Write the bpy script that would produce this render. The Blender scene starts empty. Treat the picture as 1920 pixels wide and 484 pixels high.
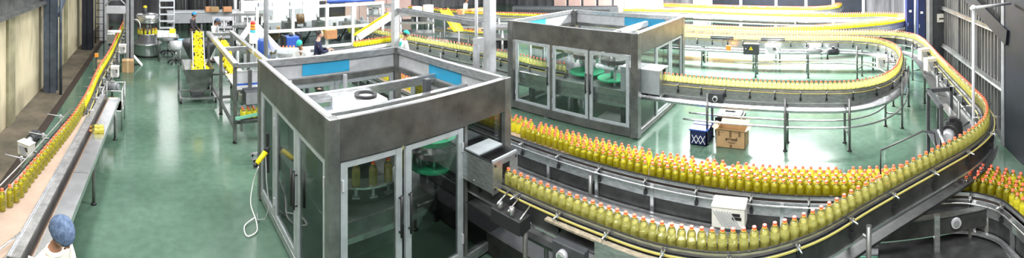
import bpy, bmesh, math, random
from math import sin, cos, pi, radians as R
from mathutils import Vector as V, Matrix
random.seed(7)
SC = bpy.context.scene
COL = SC.collection

# ---- camera model of the stitched photograph: level cylinder, lens 4.1 m above the floor ----
FPX, HY, VPX, CXP, EYE = 816.0, -78.45, 272.0, 960.0, 4.1
def at(px, py, z=0.0):
    """point of the photograph -> place in the hall at height z"""
    r = (EYE - z) / ((py - HY) / FPX); a = (px - VPX) / FPX
    return V((r * sin(a), r * cos(a), z))
def pol(px, r, z=0.0):
    a = (px - VPX) / FPX
    return V((r * sin(a), r * cos(a), z))
def hz(py, r):
    return EYE - r * (py - HY) / FPX

cam = bpy.data.cameras.new('camera'); co = bpy.data.objects.new('camera', cam); COL.objects.link(co)
cam.type = 'PANO'; cam.panorama_type = 'CENTRAL_CYLINDRICAL'
cam.central_cylindrical_radius = 1.0
cam.central_cylindrical_range_u_min = -CXP / FPX; cam.central_cylindrical_range_u_max = CXP / FPX
cam.central_cylindrical_range_v_min = -(484 - HY) / FPX; cam.central_cylindrical_range_v_max = HY / FPX
co.location = (0, 0, EYE); co.rotation_euler = (R(90), 0, -(CXP - VPX) / FPX)
SC.camera = co

# ---------------------------------------------------------------- materials
MATS = {}
def mat(name, col, rough=.5, metal=0.0, var=0.0, scale=6.0, col2=None, bump=0.0, emit=0.0, spec=.5, stretch=None, lo=.35, hi=.65, detail=5, coat=0.0):
    m = bpy.data.materials.new(name); m.use_nodes = True
    nt = m.node_tree; N = nt.nodes; L = nt.links; b = N['Principled BSDF']
    c = (*col, 1)
    b.inputs['Base Color'].default_value = c; b.inputs['Roughness'].default_value = rough
    b.inputs['Metallic'].default_value = metal; b.inputs['Specular IOR Level'].default_value = spec
    if coat: b.inputs['Coat Weight'].default_value = coat; b.inputs['Coat Roughness'].default_value = .08
    if emit:
        b.inputs['Emission Color'].default_value = c; b.inputs['Emission Strength'].default_value = emit
    if var or col2 or bump:
        tc = N.new('ShaderNodeTexCoord'); mp = N.new('ShaderNodeMapping'); no = N.new('ShaderNodeTexNoise')
        L.new(tc.outputs['Object'], mp.inputs['Vector']); L.new(mp.outputs['Vector'], no.inputs['Vector'])
        if stretch: mp.inputs['Scale'].default_value = stretch
        no.inputs['Scale'].default_value = scale; no.inputs['Detail'].default_value = detail; no.inputs['Roughness'].default_value = .62
        if var or col2:
            rp = N.new('ShaderNodeValToRGB'); L.new(no.outputs['Fac'], rp.inputs['Fac'])
            rp.color_ramp.elements[0].position = lo; rp.color_ramp.elements[1].position = hi
            d = col2 if col2 else tuple(max(0, x * (1 - var)) for x in col)
            u = col if col2 else tuple(min(1, x * (1 + var)) for x in col)
            rp.color_ramp.elements[0].color = (*d, 1); rp.color_ramp.elements[1].color = (*u, 1)
            L.new(rp.outputs['Color'], b.inputs['Base Color'])
        if bump:
            bp = N.new('ShaderNodeBump'); bp.inputs['Strength'].default_value = bump; bp.inputs['Distance'].default_value = .02
            L.new(no.outputs['Fac'], bp.inputs['Height']); L.new(bp.outputs['Normal'], b.inputs['Normal'])
    MATS[name] = m
    return m

def glassy(name, tint, gloss=.5, rough=.02, ior=1.45):
    """thin clear sheet: mostly passes light, mirrors at grazing angles"""
    m = bpy.data.materials.new(name); m.use_nodes = True
    nt = m.node_tree; N = nt.nodes; L = nt.links; N.remove(N['Principled BSDF'])
    t = N.new('ShaderNodeBsdfTransparent'); t.inputs[0].default_value = (*tint, 1)
    g = N.new('ShaderNodeBsdfGlossy'); g.inputs['Roughness'].default_value = rough
    f = N.new('ShaderNodeFresnel'); f.inputs['IOR'].default_value = ior
    k = N.new('ShaderNodeMath'); k.operation = 'MULTIPLY'; k.inputs[1].default_value = gloss; k.use_clamp = True
    x = N.new('ShaderNodeMixShader')
    L.new(f.outputs[0], k.inputs[0]); L.new(k.outputs[0], x.inputs[0]); L.new(t.outputs[0], x.inputs[1]); L.new(g.outputs[0], x.inputs[2])
    L.new(x.outputs[0], N['Material Output'].inputs['Surface'])
    MATS[name] = m; return m

def oil_mat(name, col, trans, diff):
    """cooking oil: part clear refraction, part light scattered through the body"""
    m = bpy.data.materials.new(name); m.use_nodes = True
    nt = m.node_tree; N = nt.nodes; L = nt.links; b = N['Principled BSDF']
    b.inputs['Base Color'].default_value = (*trans, 1); b.inputs['Roughness'].default_value = .06
    b.inputs['Transmission Weight'].default_value = 1.0; b.inputs['IOR'].default_value = 1.25
    tr = N.new('ShaderNodeBsdfTranslucent'); tr.inputs[0].default_value = (*col, 1)
    df = N.new('ShaderNodeBsdfDiffuse'); df.inputs[0].default_value = (*col, 1)
    a = N.new('ShaderNodeMixShader'); a.inputs[0].default_value = .5
    L.new(tr.outputs[0], a.inputs[1]); L.new(df.outputs[0], a.inputs[2])
    x = N.new('ShaderNodeMixShader'); x.inputs[0].default_value = diff
    L.new(b.outputs[0], x.inputs[1]); L.new(a.outputs[0], x.inputs[2])
    L.new(x.outputs[0], N['Material Output'].inputs['Surface'])
    MATS[name] = m; return m

mat('steel', (.50, .51, .52), .32, .85, var=.22, scale=9, stretch=(1, 1, 4))
mat('steel_dark', (.20, .205, .20), .36, .7, var=.28, scale=3.5, bump=.05)
mat('steel_panel', (.100, .100, .095), .30, .45, var=.35, scale=2.6, detail=8)
mat('steel_panel_far', (.12, .12, .115), .30, .45, var=.3, scale=2.6, detail=8)
mat('steel_bright', (.66, .67, .68), .24, .9, var=.12, scale=5)
mat('frame_steel', (.06, .062, .062), .42, .5, var=.3, scale=5)
mat('alu', (.42, .46, .48), .42, .35, var=.1, scale=7)
mat('alu_white', (.74, .77, .80), .45, .1, var=.06, scale=5)
mat('white_paint', (.82, .83, .83), .4, 0, var=.06, scale=4)
mat('bone', (.72, .70, .64), .45, 0, var=.08, scale=8)
mat('black', (.018, .018, .02), .45)
mat('rubber', (.012, .012, .012), .7)
mat('charcoal', (.05, .055, .06), .5, .1, var=.2, scale=6)
mat('grey', (.22, .23, .24), .5, .1, var=.15, scale=5)
mat('grey_light', (.45, .46, .48), .5, .1, var=.1, scale=5)
mat('chain', (.085, .082, .075), .5, .3, var=.3, scale=30)
mat('chain_tan', (.30, .26, .19), .6, .1, var=.25, scale=26)
mat('belt_brown', (.35, .26, .20), .55, 0, var=.1, scale=3)
mat('wear_yellow', (.50, .43, .12), .5)
mat('green_plastic', (.03, .36, .17), .38, var=.1, scale=4)
mat('green_light', (.16, .42, .30), .45)
mat('blue_sheet', (.03, .29, .50), .35, var=.08, scale=3)
mat('cyan_sheet', (.05, .50, .68), .35)
mat('blue', (.03, .09, .40), .4, var=.12, scale=5)
mat('blue_dark', (.008, .016, .075), .5, var=.2, scale=3)
mat('yellow', (.85, .62, .02), .45)
mat('yellow_bright', (.92, .74, .01), .5, var=.12, scale=20)
mat('orange', (.85, .28, .03), .5)
mat('red', (.70, .04, .03), .4)
mat('cap_red', (.84, .135, .065), .4)
mat('cap_amber', (.88, .50, .05), .4)
mat('cardboard', (.42, .27, .13), .75, var=.1, scale=6)
mat('cardboard_light', (.62, .45, .26), .75)
mat('cardboard_orange', (.66, .32, .15), .75, var=.1, scale=4)
mat('tape_brown', (.16, .09, .04), .45)
mat('ink', (.035, .022, .015), .7)
mat('pink_wall', (.52, .36, .32), .7, var=.08, scale=1.5)
mat('steel_blue', (.075, .095, .125), .5, .25, var=.3, scale=3)
mat('girder', (.010, .013, .022), .5, .2, var=.3, scale=2)
mat('wall_cream', (.52, .46, .31), .8, var=.0, col2=(.21, .20, .13), scale=1.1, stretch=(1, 1, .35), lo=.30, hi=.58, bump=.1)
mat('pilaster', (.27, .255, .155), .8, var=.3, scale=1.3, bump=.1)
mat('plinth', (.15, .12, .085), .85, col2=(.065, .058, .04), scale=1.6, lo=.35, hi=.7, bump=.1)
mat('gutter', (.030, .018, .013), .7)
mat('wall_grey', (.16, .16, .17), .7, var=.2, scale=.8)
mat('wall_back', (.18, .18, .19), .8, col2=(.05, .05, .055), scale=.9, stretch=(2, 2, .2))
mat('corrugated', (.19, .19, .185), .5, .35, col2=(.06, .06, .058), scale=2.2, stretch=(1, 1, .25), lo=.3, hi=.65)
mat('skin', (.30, .15, .09), .55); mat('skin_light', (.58, .34, .25), .55)
mat('cloth_cream', (.80, .76, .66), .85, bump=.15, scale=12, var=.05)
mat('cloth_white', (.85, .85, .85), .85); mat('cloth_dark', (.035, .03, .035), .85)
mat('cloth_navy', (.012, .016, .05), .85); mat('cloth_teal', (.02, .42, .36), .8); mat('cloth_blue', (.03, .26, .50), .8)
mat('hairnet', (.10, .15, .24), .8, col2=(.035, .06, .115), scale=26, bump=.3)
mat('hair', (.015, .011, .009), .6); mat('trousers', (.05, .055, .075), .85)
mat('tan_bundle', (.75, .55, .05), .5, col2=(.6, .3, .02), scale=30)
mat('label_mark', (.10, .14, .03), .6)
mat('screen', (.30, .42, .55), .3)
mat('pallet_blue', (.28, .48, .70), .6)
mat('daylight', (1, 1, 1), .5, emit=3.0)
glassy('pane', (.90, .93, .915), .9, ior=1.38)
glassy('pane_dark', (.62, .68, .66), .9, ior=1.38)
glassy('acrylic', (.82, .83, .85), 1.6, rough=.12)
glassy('pet', (.985, .985, .96), 1.7, rough=.06, ior=1.5)
oil_mat('oil', (1, .94, .09), (1, .99, .5), .62)
oil_mat('oil_pale_lit', (1, .97, .36), (1, .99, .74), .38)  # same oil as above; light through the single file put into the colour
oil_mat('oil_gold', (1, .94, .07), (1, .98, .45), .76)

# green epoxy floor with worn, wet-looking patches
def floor_mat():
    m = bpy.data.materials.new('green_floor'); m.use_nodes = True
    nt = m.node_tree; N = nt.nodes; L = nt.links; b = N['Principled BSDF']
    tc = N.new('ShaderNodeTexCoord')
    n1 = N.new('ShaderNodeTexNoise'); n1.inputs['Scale'].default_value = .55; n1.inputs['Detail'].default_value = 6
    n2 = N.new('ShaderNodeTexNoise'); n2.inputs['Scale'].default_value = 7; n2.inputs['Detail'].default_value = 8
    for n in (n1, n2): L.new(tc.outputs['Object'], n.inputs['Vector'])
    r1 = N.new('ShaderNodeValToRGB'); L.new(n1.outputs['Fac'], r1.inputs['Fac'])
    r1.color_ramp.elements[0].position = .32; r1.color_ramp.elements[1].position = .68
    r1.color_ramp.elements[0].color = (.060, .112, .078, 1); r1.color_ramp.elements[1].color = (.104, .176, .128, 1)
    mx = N.new('ShaderNodeMixRGB'); mx.blend_type = 'OVERLAY'; mx.inputs[0].default_value = .28
    L.new(r1.outputs['Color'], mx.inputs[1]); L.new(n2.outputs['Fac'], mx.inputs[2]); L.new(mx.outputs[0], b.inputs['Base Color'])
    r2 = N.new('ShaderNodeMapRange'); r2.inputs['To Min'].default_value = .05; r2.inputs['To Max'].default_value = .24
    L.new(n1.outputs['Fac'], r2.inputs['Value']); L.new(r2.outputs[0], b.inputs['Roughness'])
    bp = N.new('ShaderNodeBump'); bp.inputs['Strength'].default_value = .05; bp.inputs['Distance'].default_value = .02
    L.new(n2.outputs['Fac'], bp.inputs['Height']); L.new(bp.outputs['Normal'], b.inputs['Normal'])
    b.inputs['Specular IOR Level'].default_value = .6
    MATS['green_floor'] = m
floor_mat()

# ---------------------------------------------------------------- mesh builder
class MB:
    def __init__(s): s.v = []; s.f = []; s.m = []; s.s = []; s.cur = 0
    def mat(s, i): s.cur = i; return s
    def _f(s, idx, sm=False): s.f.append(idx); s.m.append(s.cur); s.s.append(sm)
    def hexa(s, p):
        b = len(s.v); s.v += [V(x) for x in p]
        for q in ((0,3,2,1),(4,5,6,7),(0,1,5,4),(1,2,6,5),(2,3,7,6),(3,0,4,7)): s._f([b+i for i in q])
        return s
    def box(s, x0, x1, y0, y1, z0, z1):
        x0, x1 = min(x0,x1), max(x0,x1); y0, y1 = min(y0,y1), max(y0,y1); z0, z1 = min(z0,z1), max(z0,z1)
        return s.hexa([(x0,y0,z0),(x1,y0,z0),(x1,y1,z0),(x0,y1,z0),(x0,y0,z1),(x1,y0,z1),(x1,y1,z1),(x0,y1,z1)])
    def fbox(s, o, u, n, u0, u1, n0, n1, z0, z1):
        """box in a plan frame: origin o, directions u and n in plan"""
        o = V(o); u = V(u); n = V(n); z = V((0,0,1))
        q = [(u0,n0),(u1,n0),(u1,n1),(u0,n1)]
        p = [o+u*a+n*b+z*z0 for a,b in q] + [o+u*a+n*b+z*z1 for a,b in q]
        return s.hexa(p)
    def bar(s, p0, p1, w, h, up=(0,0,1)):
        p0 = V(p0); p1 = V(p1); d = (p1-p0).normalized(); up = V(up)
        if abs(d.dot(up)) > .98: up = V((0,1,0))
        r = d.cross(up).normalized(); t = r.cross(d)
        q = [(-w/2,-h/2),(w/2,-h/2),(w/2,h/2),(-w/2,h/2)]
        return s.hexa([p0+r*a+t*b for a,b in q] + [p1+r*a+t*b for a,b in q])
    def cyl(s, p0, p1, r0, r1=None, n=12, caps=True):
        r1 = r0 if r1 is None else r1
        p0 = V(p0); p1 = V(p1); d = (p1-p0).normalized()
        a = d.orthogonal().normalized(); b = d.cross(a); k = len(s.v)
        for p, r in ((p0,r0),(p1,r1)):
            for i in range(n):
                t = 2*pi*i/n; s.v.append(p + (a*cos(t)+b*sin(t))*r)
        for i in range(n): s._f([k+i, k+(i+1)%n, k+n+(i+1)%n, k+n+i], True)
        if caps: s._f([k+i for i in range(n-1,-1,-1)]); s._f([k+n+i for i in range(n)])
        return s
    def tube(s, pts, r, n=8):
        pts = [V(p) for p in pts]; k = len(s.v); up = None
        for i, p in enumerate(pts):
            d = (pts[min(i+1,len(pts)-1)] - pts[max(i-1,0)]).normalized()
            if up is None: up = d.orthogonal().normalized()
            a = (up - d*up.dot(d)).normalized(); up = a; b = d.cross(a)
            for j in range(n):
                t = 2*pi*j/n; s.v.append(p + (a*cos(t)+b*sin(t))*r)
        for i in range(len(pts)-1):
            for j in range(n): s._f([k+i*n+j, k+i*n+(j+1)%n, k+(i+1)*n+(j+1)%n, k+(i+1)*n+j], True)
        s._f([k+j for j in range(n-1,-1,-1)]); s._f([k+(len(pts)-1)*n+j for j in range(n)])
        return s
    def lathe(s, prof, c=(0,0,0), n=20, mats=None):
        c = V(c); k = len(s.v); m = len(prof)
        for r, z in prof:
            for j in range(n):
                t = 2*pi*j/n; s.v.append(c + V((r*cos(t), r*sin(t), z)))
        for i in range(m-1):
            if mats: s.cur = mats[i]
            for j in range(n): s._f([k+i*n+j, k+i*n+(j+1)%n, k+(i+1)*n+(j+1)%n, k+(i+1)*n+j], True)
        if prof[0][0] > 1e-4: s._f([k+j for j in range(n-1,-1,-1)])
        if prof[-1][0] > 1e-4: s._f([k+(m-1)*n+j for j in range(n)])
        return s
    def prism(s, poly, z0, z1):
        k = len(s.v); n = len(poly)
        s.v += [V((x,y,z0)) for x,y in poly] + [V((x,y,z1)) for x,y in poly]
        s._f([k+i for i in range(n-1,-1,-1)]); s._f([k+n+i for i in range(n)])
        for i in range(n): s._f([k+i, k+(i+1)%n, k+n+(i+1)%n, k+n+i])
        return s
    def extr(s, poly, d):
        """extrude a planar 3-D polygon along d"""
        k = len(s.v); n = len(poly); d = V(d)
        s.v += [V(p) for p in poly] + [V(p)+d for p in poly]
        s._f([k+i for i in range(n-1,-1,-1)]); s._f([k+n+i for i in range(n)])
        for i in range(n): s._f([k+i, k+(i+1)%n, k+n+(i+1)%n, k+n+i])
        return s
    def sweep(s, path, prof, smooth=False):
        """closed section (offset to the right of travel, height) carried along a path"""
        k = len(s.v); n = len(prof); m = len(path)
        for i, p in enumerate(path):
            d = path[min(i+1,m-1)] - path[max(i-1,0)]; d = V((d.x,d.y,0)).normalized(); rt = V((d.y,-d.x,0))
            for o, z in prof: s.v.append(p + rt*o + V((0,0,z)))
        for i in range(m-1):
            for j in range(n): s._f([k+i*n+j, k+i*n+(j+1)%n, k+(i+1)*n+(j+1)%n, k+(i+1)*n+j], smooth)
        s._f([k+j for j in range(n-1,-1,-1)]); s._f([k+(m-1)*n+j for j in range(n)])
        return s
    def strip(s, path, o0, o1, z0, z1):
        return s.sweep(path, [(o0,z0),(o1,z0),(o1,z1),(o0,z1)])
    def ball(s, c, rx, ry=None, rz=None, n=12, m=8):
        ry = rx if ry is None else ry; rz = rx if rz is None else rz; c = V(c); k = len(s.v)
        for i in range(m+1):
            a = pi*i/m - pi/2
            for j in range(n):
                t = 2*pi*j/n; s.v.append(c + V((rx*cos(a)*cos(t), ry*cos(a)*sin(t), rz*sin(a))))
        for i in range(m):
            for j in range(n): s._f([k+i*n+j, k+i*n+(j+1)%n, k+(i+1)*n+(j+1)%n, k+(i+1)*n+j], True)
        return s
    def ring(s, c, ro, ri, z0, z1, n=36):
        c = V(c)
        return s.lathe2([(ri,z0),(ro,z0),(ro,z1),(ri,z1)], c, n)
    def lathe2(s, prof, c, n=36):
        c = V(c); k = len(s.v); m = len(prof)
        for r, z in prof:
            for j in range(n):
                t = 2*pi*j/n; s.v.append(c + V((r*cos(t), r*sin(t), z)))
        for i in range(m):
            for j in range(n): s._f([k+i*n+j, k+i*n+(j+1)%n, k+((i+1)%m)*n+(j+1)%n, k+((i+1)%m)*n+j], False)
        return s
    def build(s, name, mats, parent=None, bevel=0.0):
        me = bpy.data.meshes.new(name)
        off = V((0,0,0)); p = parent
        while p is not None: off += p.location; p = p.parent
        me.from_pydata([v-off for v in s.v], [], s.f)
        for m in (mats if isinstance(mats, (list,tuple)) else [mats]): me.materials.append(MATS[m])
        me.polygons.foreach_set('material_index', s.m); me.polygons.foreach_set('use_smooth', s.s)
        bm = bmesh.new(); bm.from_mesh(me); bmesh.ops.recalc_face_normals(bm, faces=bm.faces); bm.to_mesh(me); bm.free()
        o = bpy.data.objects.new(name, me); COL.objects.link(o)
        if parent is not None: o.parent = parent
        if bevel:
            b = o.modifiers.new('edge','BEVEL'); b.width = bevel; b.segments = 2; b.limit_method = 'ANGLE'
        return o

def tag(o, label=None, cat=None, group=None, kind=None):
    if label: o['label'] = label
    if cat: o['category'] = cat
    if group: o['group'] = group
    if kind: o['kind'] = kind
    return o
def thing(name, label, cat, loc, group=None):
    o = bpy.data.objects.new(name, None); COL.objects.link(o); o.empty_display_size = .1
    o.location = V(loc); return tag(o, label, cat, group)
def single(mb, name, mats, label, cat, group=None, bevel=0.0):
    return tag(mb.build(name, mats, None, bevel), label, cat, group)
def struct(mb, name, mats): return tag(mb.build(name, mats), kind='structure')
def kids(o): return [c for c in COL.objects if c.parent == o]
def put(mesh, name, parent, loc, rz=0.0):
    """one more part that shares mesh data; loc is a place in the hall"""
    o = bpy.data.objects.new(name, mesh); COL.objects.link(o); o.parent = parent
    off = V((0,0,0)); p = parent
    while p is not None: off += p.location; p = p.parent
    o.location = V(loc)-off; o.rotation_euler = (0,0,rz); return o
def mesh_of(mb, name, mats):
    o = mb.build(name, mats); me = o.data; bpy.data.objects.remove(o); return me

ONES = 'zeroth first second third fourth fifth sixth seventh eighth ninth tenth eleventh twelfth thirteenth fourteenth fifteenth sixteenth seventeenth eighteenth nineteenth'.split()
TENS = {20:'twent',30:'thirt',40:'fort',50:'fift',60:'sixt',70:'sevent',80:'eight',90:'ninet'}
def nth(i):
    if i < 20: return ONES[i]
    if i >= 100: return 'hundredth' if i == 100 else 'hundred-and-' + nth(i-100)
    t = i//10*10
    return TENS[t]+'ieth' if i == t else TENS[t]+'y-'+ONES[i-t]

def smooth_path(pts, step=.12):
    pts = [V(p) for p in pts]; out = []
    P = [pts[0]*2-pts[1]] + pts + [pts[-1]*2-pts[-2]]
    for i in range(1, len(P)-2):
        a,b,c,d = P[i-1],P[i],P[i+1],P[i+2]
        n = max(2, int((c-b).length/step))
        # centripetal-like tangents keep long straights straight
        l0=(b-a).length; l1=(c-b).length; l2=(d-c).length
        t1=((b-a)/l0*l1/(l0+l1)+(c-b)/l1*l0/(l0+l1))*l1
        t2=((c-b)/l1*l2/(l1+l2)+(d-c)/l2*l1/(l1+l2))*l1
        for k in range(n):
            t=k/n; t2_=t*t; t3=t2_*t
            out.append(b*(2*t3-3*t2_+1)+t1*(t3-2*t2_+t)+c*(-2*t3+3*t2_)+t2*(t3-t2_))
    out.append(pts[-1]); return out
def sample(path, step, start=0.0, end=None):
    """points with heading every step metres along a dense path"""
    out=[]; acc=0.0; nxt=start
    for a,b in zip(path, path[1:]):
        l=(b-a).length
        while nxt <= acc+l and l>0:
            if end is not None and nxt>end: return out
            t=(nxt-acc)/l; d=(b-a); out.append((a.lerp(b,t), math.atan2(d.y,d.x))); nxt+=step
        acc+=l
    return out
def plen(path): return sum((b-a).length for a,b in zip(path,path[1:]))
def offset(path, o):
    out=[]; m=len(path)
    for i,p in enumerate(path):
        d=path[min(i+1,m-1)]-path[max(i-1,0)]; d=V((d.x,d.y,0)).normalized()
        out.append(p+V((d.y,-d.x,0))*o)
    return out
WORLD, EXPO = .22, 0.2
LAMPS = [ # roof lamps and added fills: x, y, z, size x, size y, watts
 (3.2,6.5,8,3.0,.9,330),(-1.2,13,8,.9,3.0,230),(4.5,-.5,8,.9,3.0,330),(.3,-.6,7.6,2.2,2.2,760),(-1.5,5.5,8,.9,2.5,420),(10.5,1,8,3,.9,260),  # square one behind the camera and one over the brown belt: added fill
 (11,6,8,.9,3,420),(1.5,12,8,2.0,.6,280),(7,16.5,7.5,5,1.2,430),(12,14,7.5,3,1.2,950),
 (19.5,3.5,6.5,2.2,7.0,12000),(3.4,15.5,8.5,3,1,330),
]
# ================================================================ the hall
uL = V((sin(.0282), cos(.0282), 0)); nL = V((-cos(.0282), sin(.0282), 0))
def LP(s, off, z=0.0): return uL*s + nL*off + V((0,0,z))
struct(MB().box(-9, 34, -9, 34, -.2, 0), 'floor', 'green_floor')
m = MB(); m.fbox((0,0,0), uL, nL, -3, 29, 3.57, 3.8, -.02, 5.5); struct(m, 'wall_left', 'wall_cream')
m = MB()
for s, w in ((4.6,.34),(7.9,.34),(10.1,.5),(14.6,.45),(16.6,.4),(21.2,.5),(23.2,.45)):
    m.fbox((0,0,0), uL, nL, s-w/2, s+w/2, 3.50, 3.575, 0, 2.78)
struct(m, 'trim_1', 'pilaster')
m = MB(); m.fbox((0,0,0), uL, nL, -3, 28, 3.28, 3.58, 2.72, 2.80); m.fbox((0,0,0), uL, nL, -3, 28, 3.50, 3.58, 2.8, 3.25)
m.fbox((0,0,0), uL, nL, -3, 28, 3.28, 3.58, 3.25, 3.3)
struct(m, 'trim_2', 'steel_dark')
m = MB(); m.fbox((0,0,0), uL, nL, -3, 26, 2.80, 3.58, -.01, .035); struct(m, 'trim_3', 'plinth')
m = MB(); m.fbox((0,0,0), uL, nL, -3, 26, 2.62, 2.80, -.01, .012); struct(m, 'trim_4', 'gutter')
struct(MB().box(-9, 34, 28, 28.3, 0, 11), 'wall_back', 'wall_back')
m = MB()
for x0,x1 in ((-2.9,-1.9),(.9,2.1),(4.5,6.0),(7.5,9.5)): m.box(x0,x1,27.93,27.99,4.4,9.2)
struct(m,'window_2','daylight')
m = MB()
for x0,x1 in ((-2.9,-1.9),(.9,2.1),(4.5,6.0),(7.5,9.5)):
    for z in (4.35,6.0,7.6,9.2): m.box(x0-.05,x1+.05,27.88,27.97,z,z+.08)
    for x in (x0-.06,x1): m.box(x,x+.06,27.88,27.97,4.35,9.28)
struct(m,'trim_8','grey')
struct(MB().box(29, 29.3, -9, 28, 0, 5.5), 'wall_far', 'wall_back')
# corrugated cladding along the right-hand side
m = MB(); poly = []; x = 8.5
while x < 14.6:
    poly += [(x,-3.95),(x+.10,-3.95),(x+.13,-3.90),(x+.19,-3.90),(x+.22,-3.95)]; x += .22
poly += [(14.6,-3.95),(14.6,-4.05),(8.5,-4.05)]
m.prism(poly, 0, 5.0); struct(m, 'wall_right', 'corrugated')
struct(MB().box(14.9, 29, -4.6, -4.4, 0, 5), 'wall_rear_right', 'wall_back')
struct(MB().box(2.5, 8.55, -4.4, -4.2, 0, 5), 'wall_near_right', 'girder')
m = MB()
for z in (1.16, 2.42): m.box(8.6, 14.55, -3.88, -3.80, z-.05, z+.05).box(8.6, 14.55, -3.84, -3.76, z-.055, z-.04)
m.box(8.6, 14.55, -3.9, -3.78, .0, .12)
struct(m, 'trim_5', 'steel_dark')
m = MB()
for xx, z0, z1 in ((9.35,0,5),(10.2,2.4,5),(11.35,0,5),(12.6,0,5),(10.9,1.1,2.45)):
    m.box(xx-.02, xx+.02, -3.9, -3.875, z0, z1)
struct(m, 'trim_6', 'charcoal')

def h_column(name, label, c, u, w, d, z, mt='steel_blue'):
    """rolled steel column: two flanges and a web, base plate"""
    u = V(u).normalized(); n = V((-u.y, u.x, 0)); t = thing(name, label, 'column', c); t['kind'] = 'structure'
    m = MB(); m.fbox(c, u, n, -w/2, w/2, -d/2, -d/2+.04, 0, z); m.fbox(c, u, n, -w/2, w/2, d/2-.04, d/2, 0, z)
    m.fbox(c, u, n, -.02, .02, -d/2, d/2, 0, z); m.build('flange', mt, t)
    m = MB(); m.fbox(c, u, n, -w/2-.06, w/2+.06, -d/2-.06, d/2+.06, 0, .03); m.build('base_plate', 'steel_dark', t)
    return t
h_column('steel_column', 'blue-grey steel column against the cream wall with a thin pipe beside it', LP(12.9,3.22), nL, .38, .34, 5.2)
h_column('steel_column', 'blue-grey steel column further along the cream wall beyond the brace', LP(19.2,3.1), nL, .46, .4, 5.2, 'girder')
h_column('steel_column', 'pale grey column standing behind the round filler housing', V((-.56,16.2,0)), (1,0,0), .28, .3, 5.2, 'grey')
h_column('steel_column', 'slim grey column beside the sensor arch on the bottle line', V((-2.05,21.6,0)), (1,0,0), .4, .4, 5.2, 'grey_light')
m = MB().cyl(LP(12.66,2.86,0), LP(12.66,2.86,5.2), .045); single(m, 'drain_pipe', 'steel_blue', 'thin vertical pipe in front of the blue-grey column on the cream wall', 'pipe')
m = MB().bar(LP(13.1,3.05,2.35), LP(19.0,3.05,5.0), .10, .16); single(m, 'brace_beam', 'steel_blue', 'blue-grey diagonal brace rising across the cream wall between two columns', 'beam')
# yellow vertical cable hooks etc. on the wall side: slender rack by the second column
t = thing('wall_ladder', 'dark slender rung ladder standing by the second wall column', 'ladder', LP(20.6,2.75))
a, b = LP(20.6,2.95), LP(20.6,2.55)
for p in (a,b): MB().cyl(p, p+V((0,0,3.2)), .03, n=8).build('rail','charcoal',t)
for k in range(9): MB().cyl(a+V((0,0,.3+k*.33)), b+V((0,0,.3+k*.33)), .018, n=6).build('rung','charcoal',t)

# big dark column at the far end of the cladding, with a small white notice box
t = thing('steel_column', 'broad dark steel column at the far end of the corrugated wall', 'column', (14.75,-3.8,0)); t['kind']='structure'
MB().box(14.5,15.0,-4.3,-3.42,0,5.2).build('shaft','charcoal',t); MB().box(14.46,14.5,-3.52,-3.40,0,5.2).build('edge_strip','grey',t)
t = thing('notice_box', 'small white square box with dark lettering on the broad dark column', 'sign', (14.44,-3.82,2.02))
MB().box(14.42,14.495,-3.96,-3.68,1.90,2.19).build('body','bone',t,.01); MB().box(14.412,14.42,-3.90,-3.74,2.0,2.05).build('lettering','ink',t)
t = thing('steel_column', 'dark navy steel column closing the near end of the corrugated wall', 'column', (8.3,-3.9,0)); t['kind']='structure'
MB().box(7.6,8.75,-4.2,-3.72,0,5.2).build('shaft','girder',t); MB().box(8.70,8.86,-3.78,-3.70,0,5.2).build('edge_strip','grey',t)
m = MB().bar((8.5,-3.70,2.40),(13.4,-3.70,3.62),.06,.34); single(m,'brace_beam','girder','dark navy diagonal brace crossing the top of the corrugated wall','beam')
t = thing('stand_pipe', 'tall thin steel pole with a crosswise arm in front of the corrugated wall', 'pole', (6.66,-2.30,0))
MB().cyl((6.66,-2.30,0),(6.66,-2.30,3.30),.026).build('pole','grey_light',t)
MB().cyl((6.60,-2.24,3.30),(8.25,-3.66,3.16),.028).build('arm','white_paint',t); MB().ball((6.66,-2.3,3.3),.045).build('joint','white_paint',t)
# blue cabinets behind the bend of the bottle line
for xx, yy, lab in ((19.0,-4.12,'tall dark blue cabinet behind the line bend, beside the broad dark column'),(19.6,-3.72,'tall dark blue cabinet with a pale label near the thin pole, beyond the bends')):
    t = thing('blue_cabinet', lab, 'cabinet', (xx,yy,0), 'blue cabinets past the bottle bends')
    MB().box(xx,xx+.5,yy-.17,yy+.17,.05,2.3).build('body','blue_dark',t,.01); MB().box(xx-.02,xx,yy-.15,yy+.15,.12,2.2).build('door','blue_dark',t)
    MB().box(xx-.026,xx-.02,yy-.06,yy+.06,1.62,1.72).build('label_plate','white_paint',t); MB().box(xx-.05,xx-.02,yy+.10,yy+.12,1.0,1.15).build('handle','steel',t)
MB_ = MB().cyl((19.3,-3.92,0),(19.3,-3.92,4),.07); single(MB_,'stand_pipe','grey','grey vertical pipe between the two dark blue cabinets','pipe')
MB_ = MB().cyl((20.6,-3.65,0),(20.6,-3.65,4),.028); single(MB_,'stand_pipe','white_paint','thin pale pole at the end of the wide loop belt bend','pole')
# windows and panels high behind the far bottle lines
m = MB()
for y0,y1 in ((3.6,7.9),(-.2,3.4),(-2.2,-.4)): m.box(28.88,28.96,y0,y1,.4,2.9)
struct(m,'window_1','girder')
m = MB()
for y in (8.0,5.9,3.5,1.5,-.3,-2.3): m.box(28.8,28.98,y-.09,y+.09,0,3.2)
struct(m,'trim_7','alu_white')
struct(MB().box(28.9,28.98,8.1,9.3,0,3.2),'door_1','white_paint')

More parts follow.
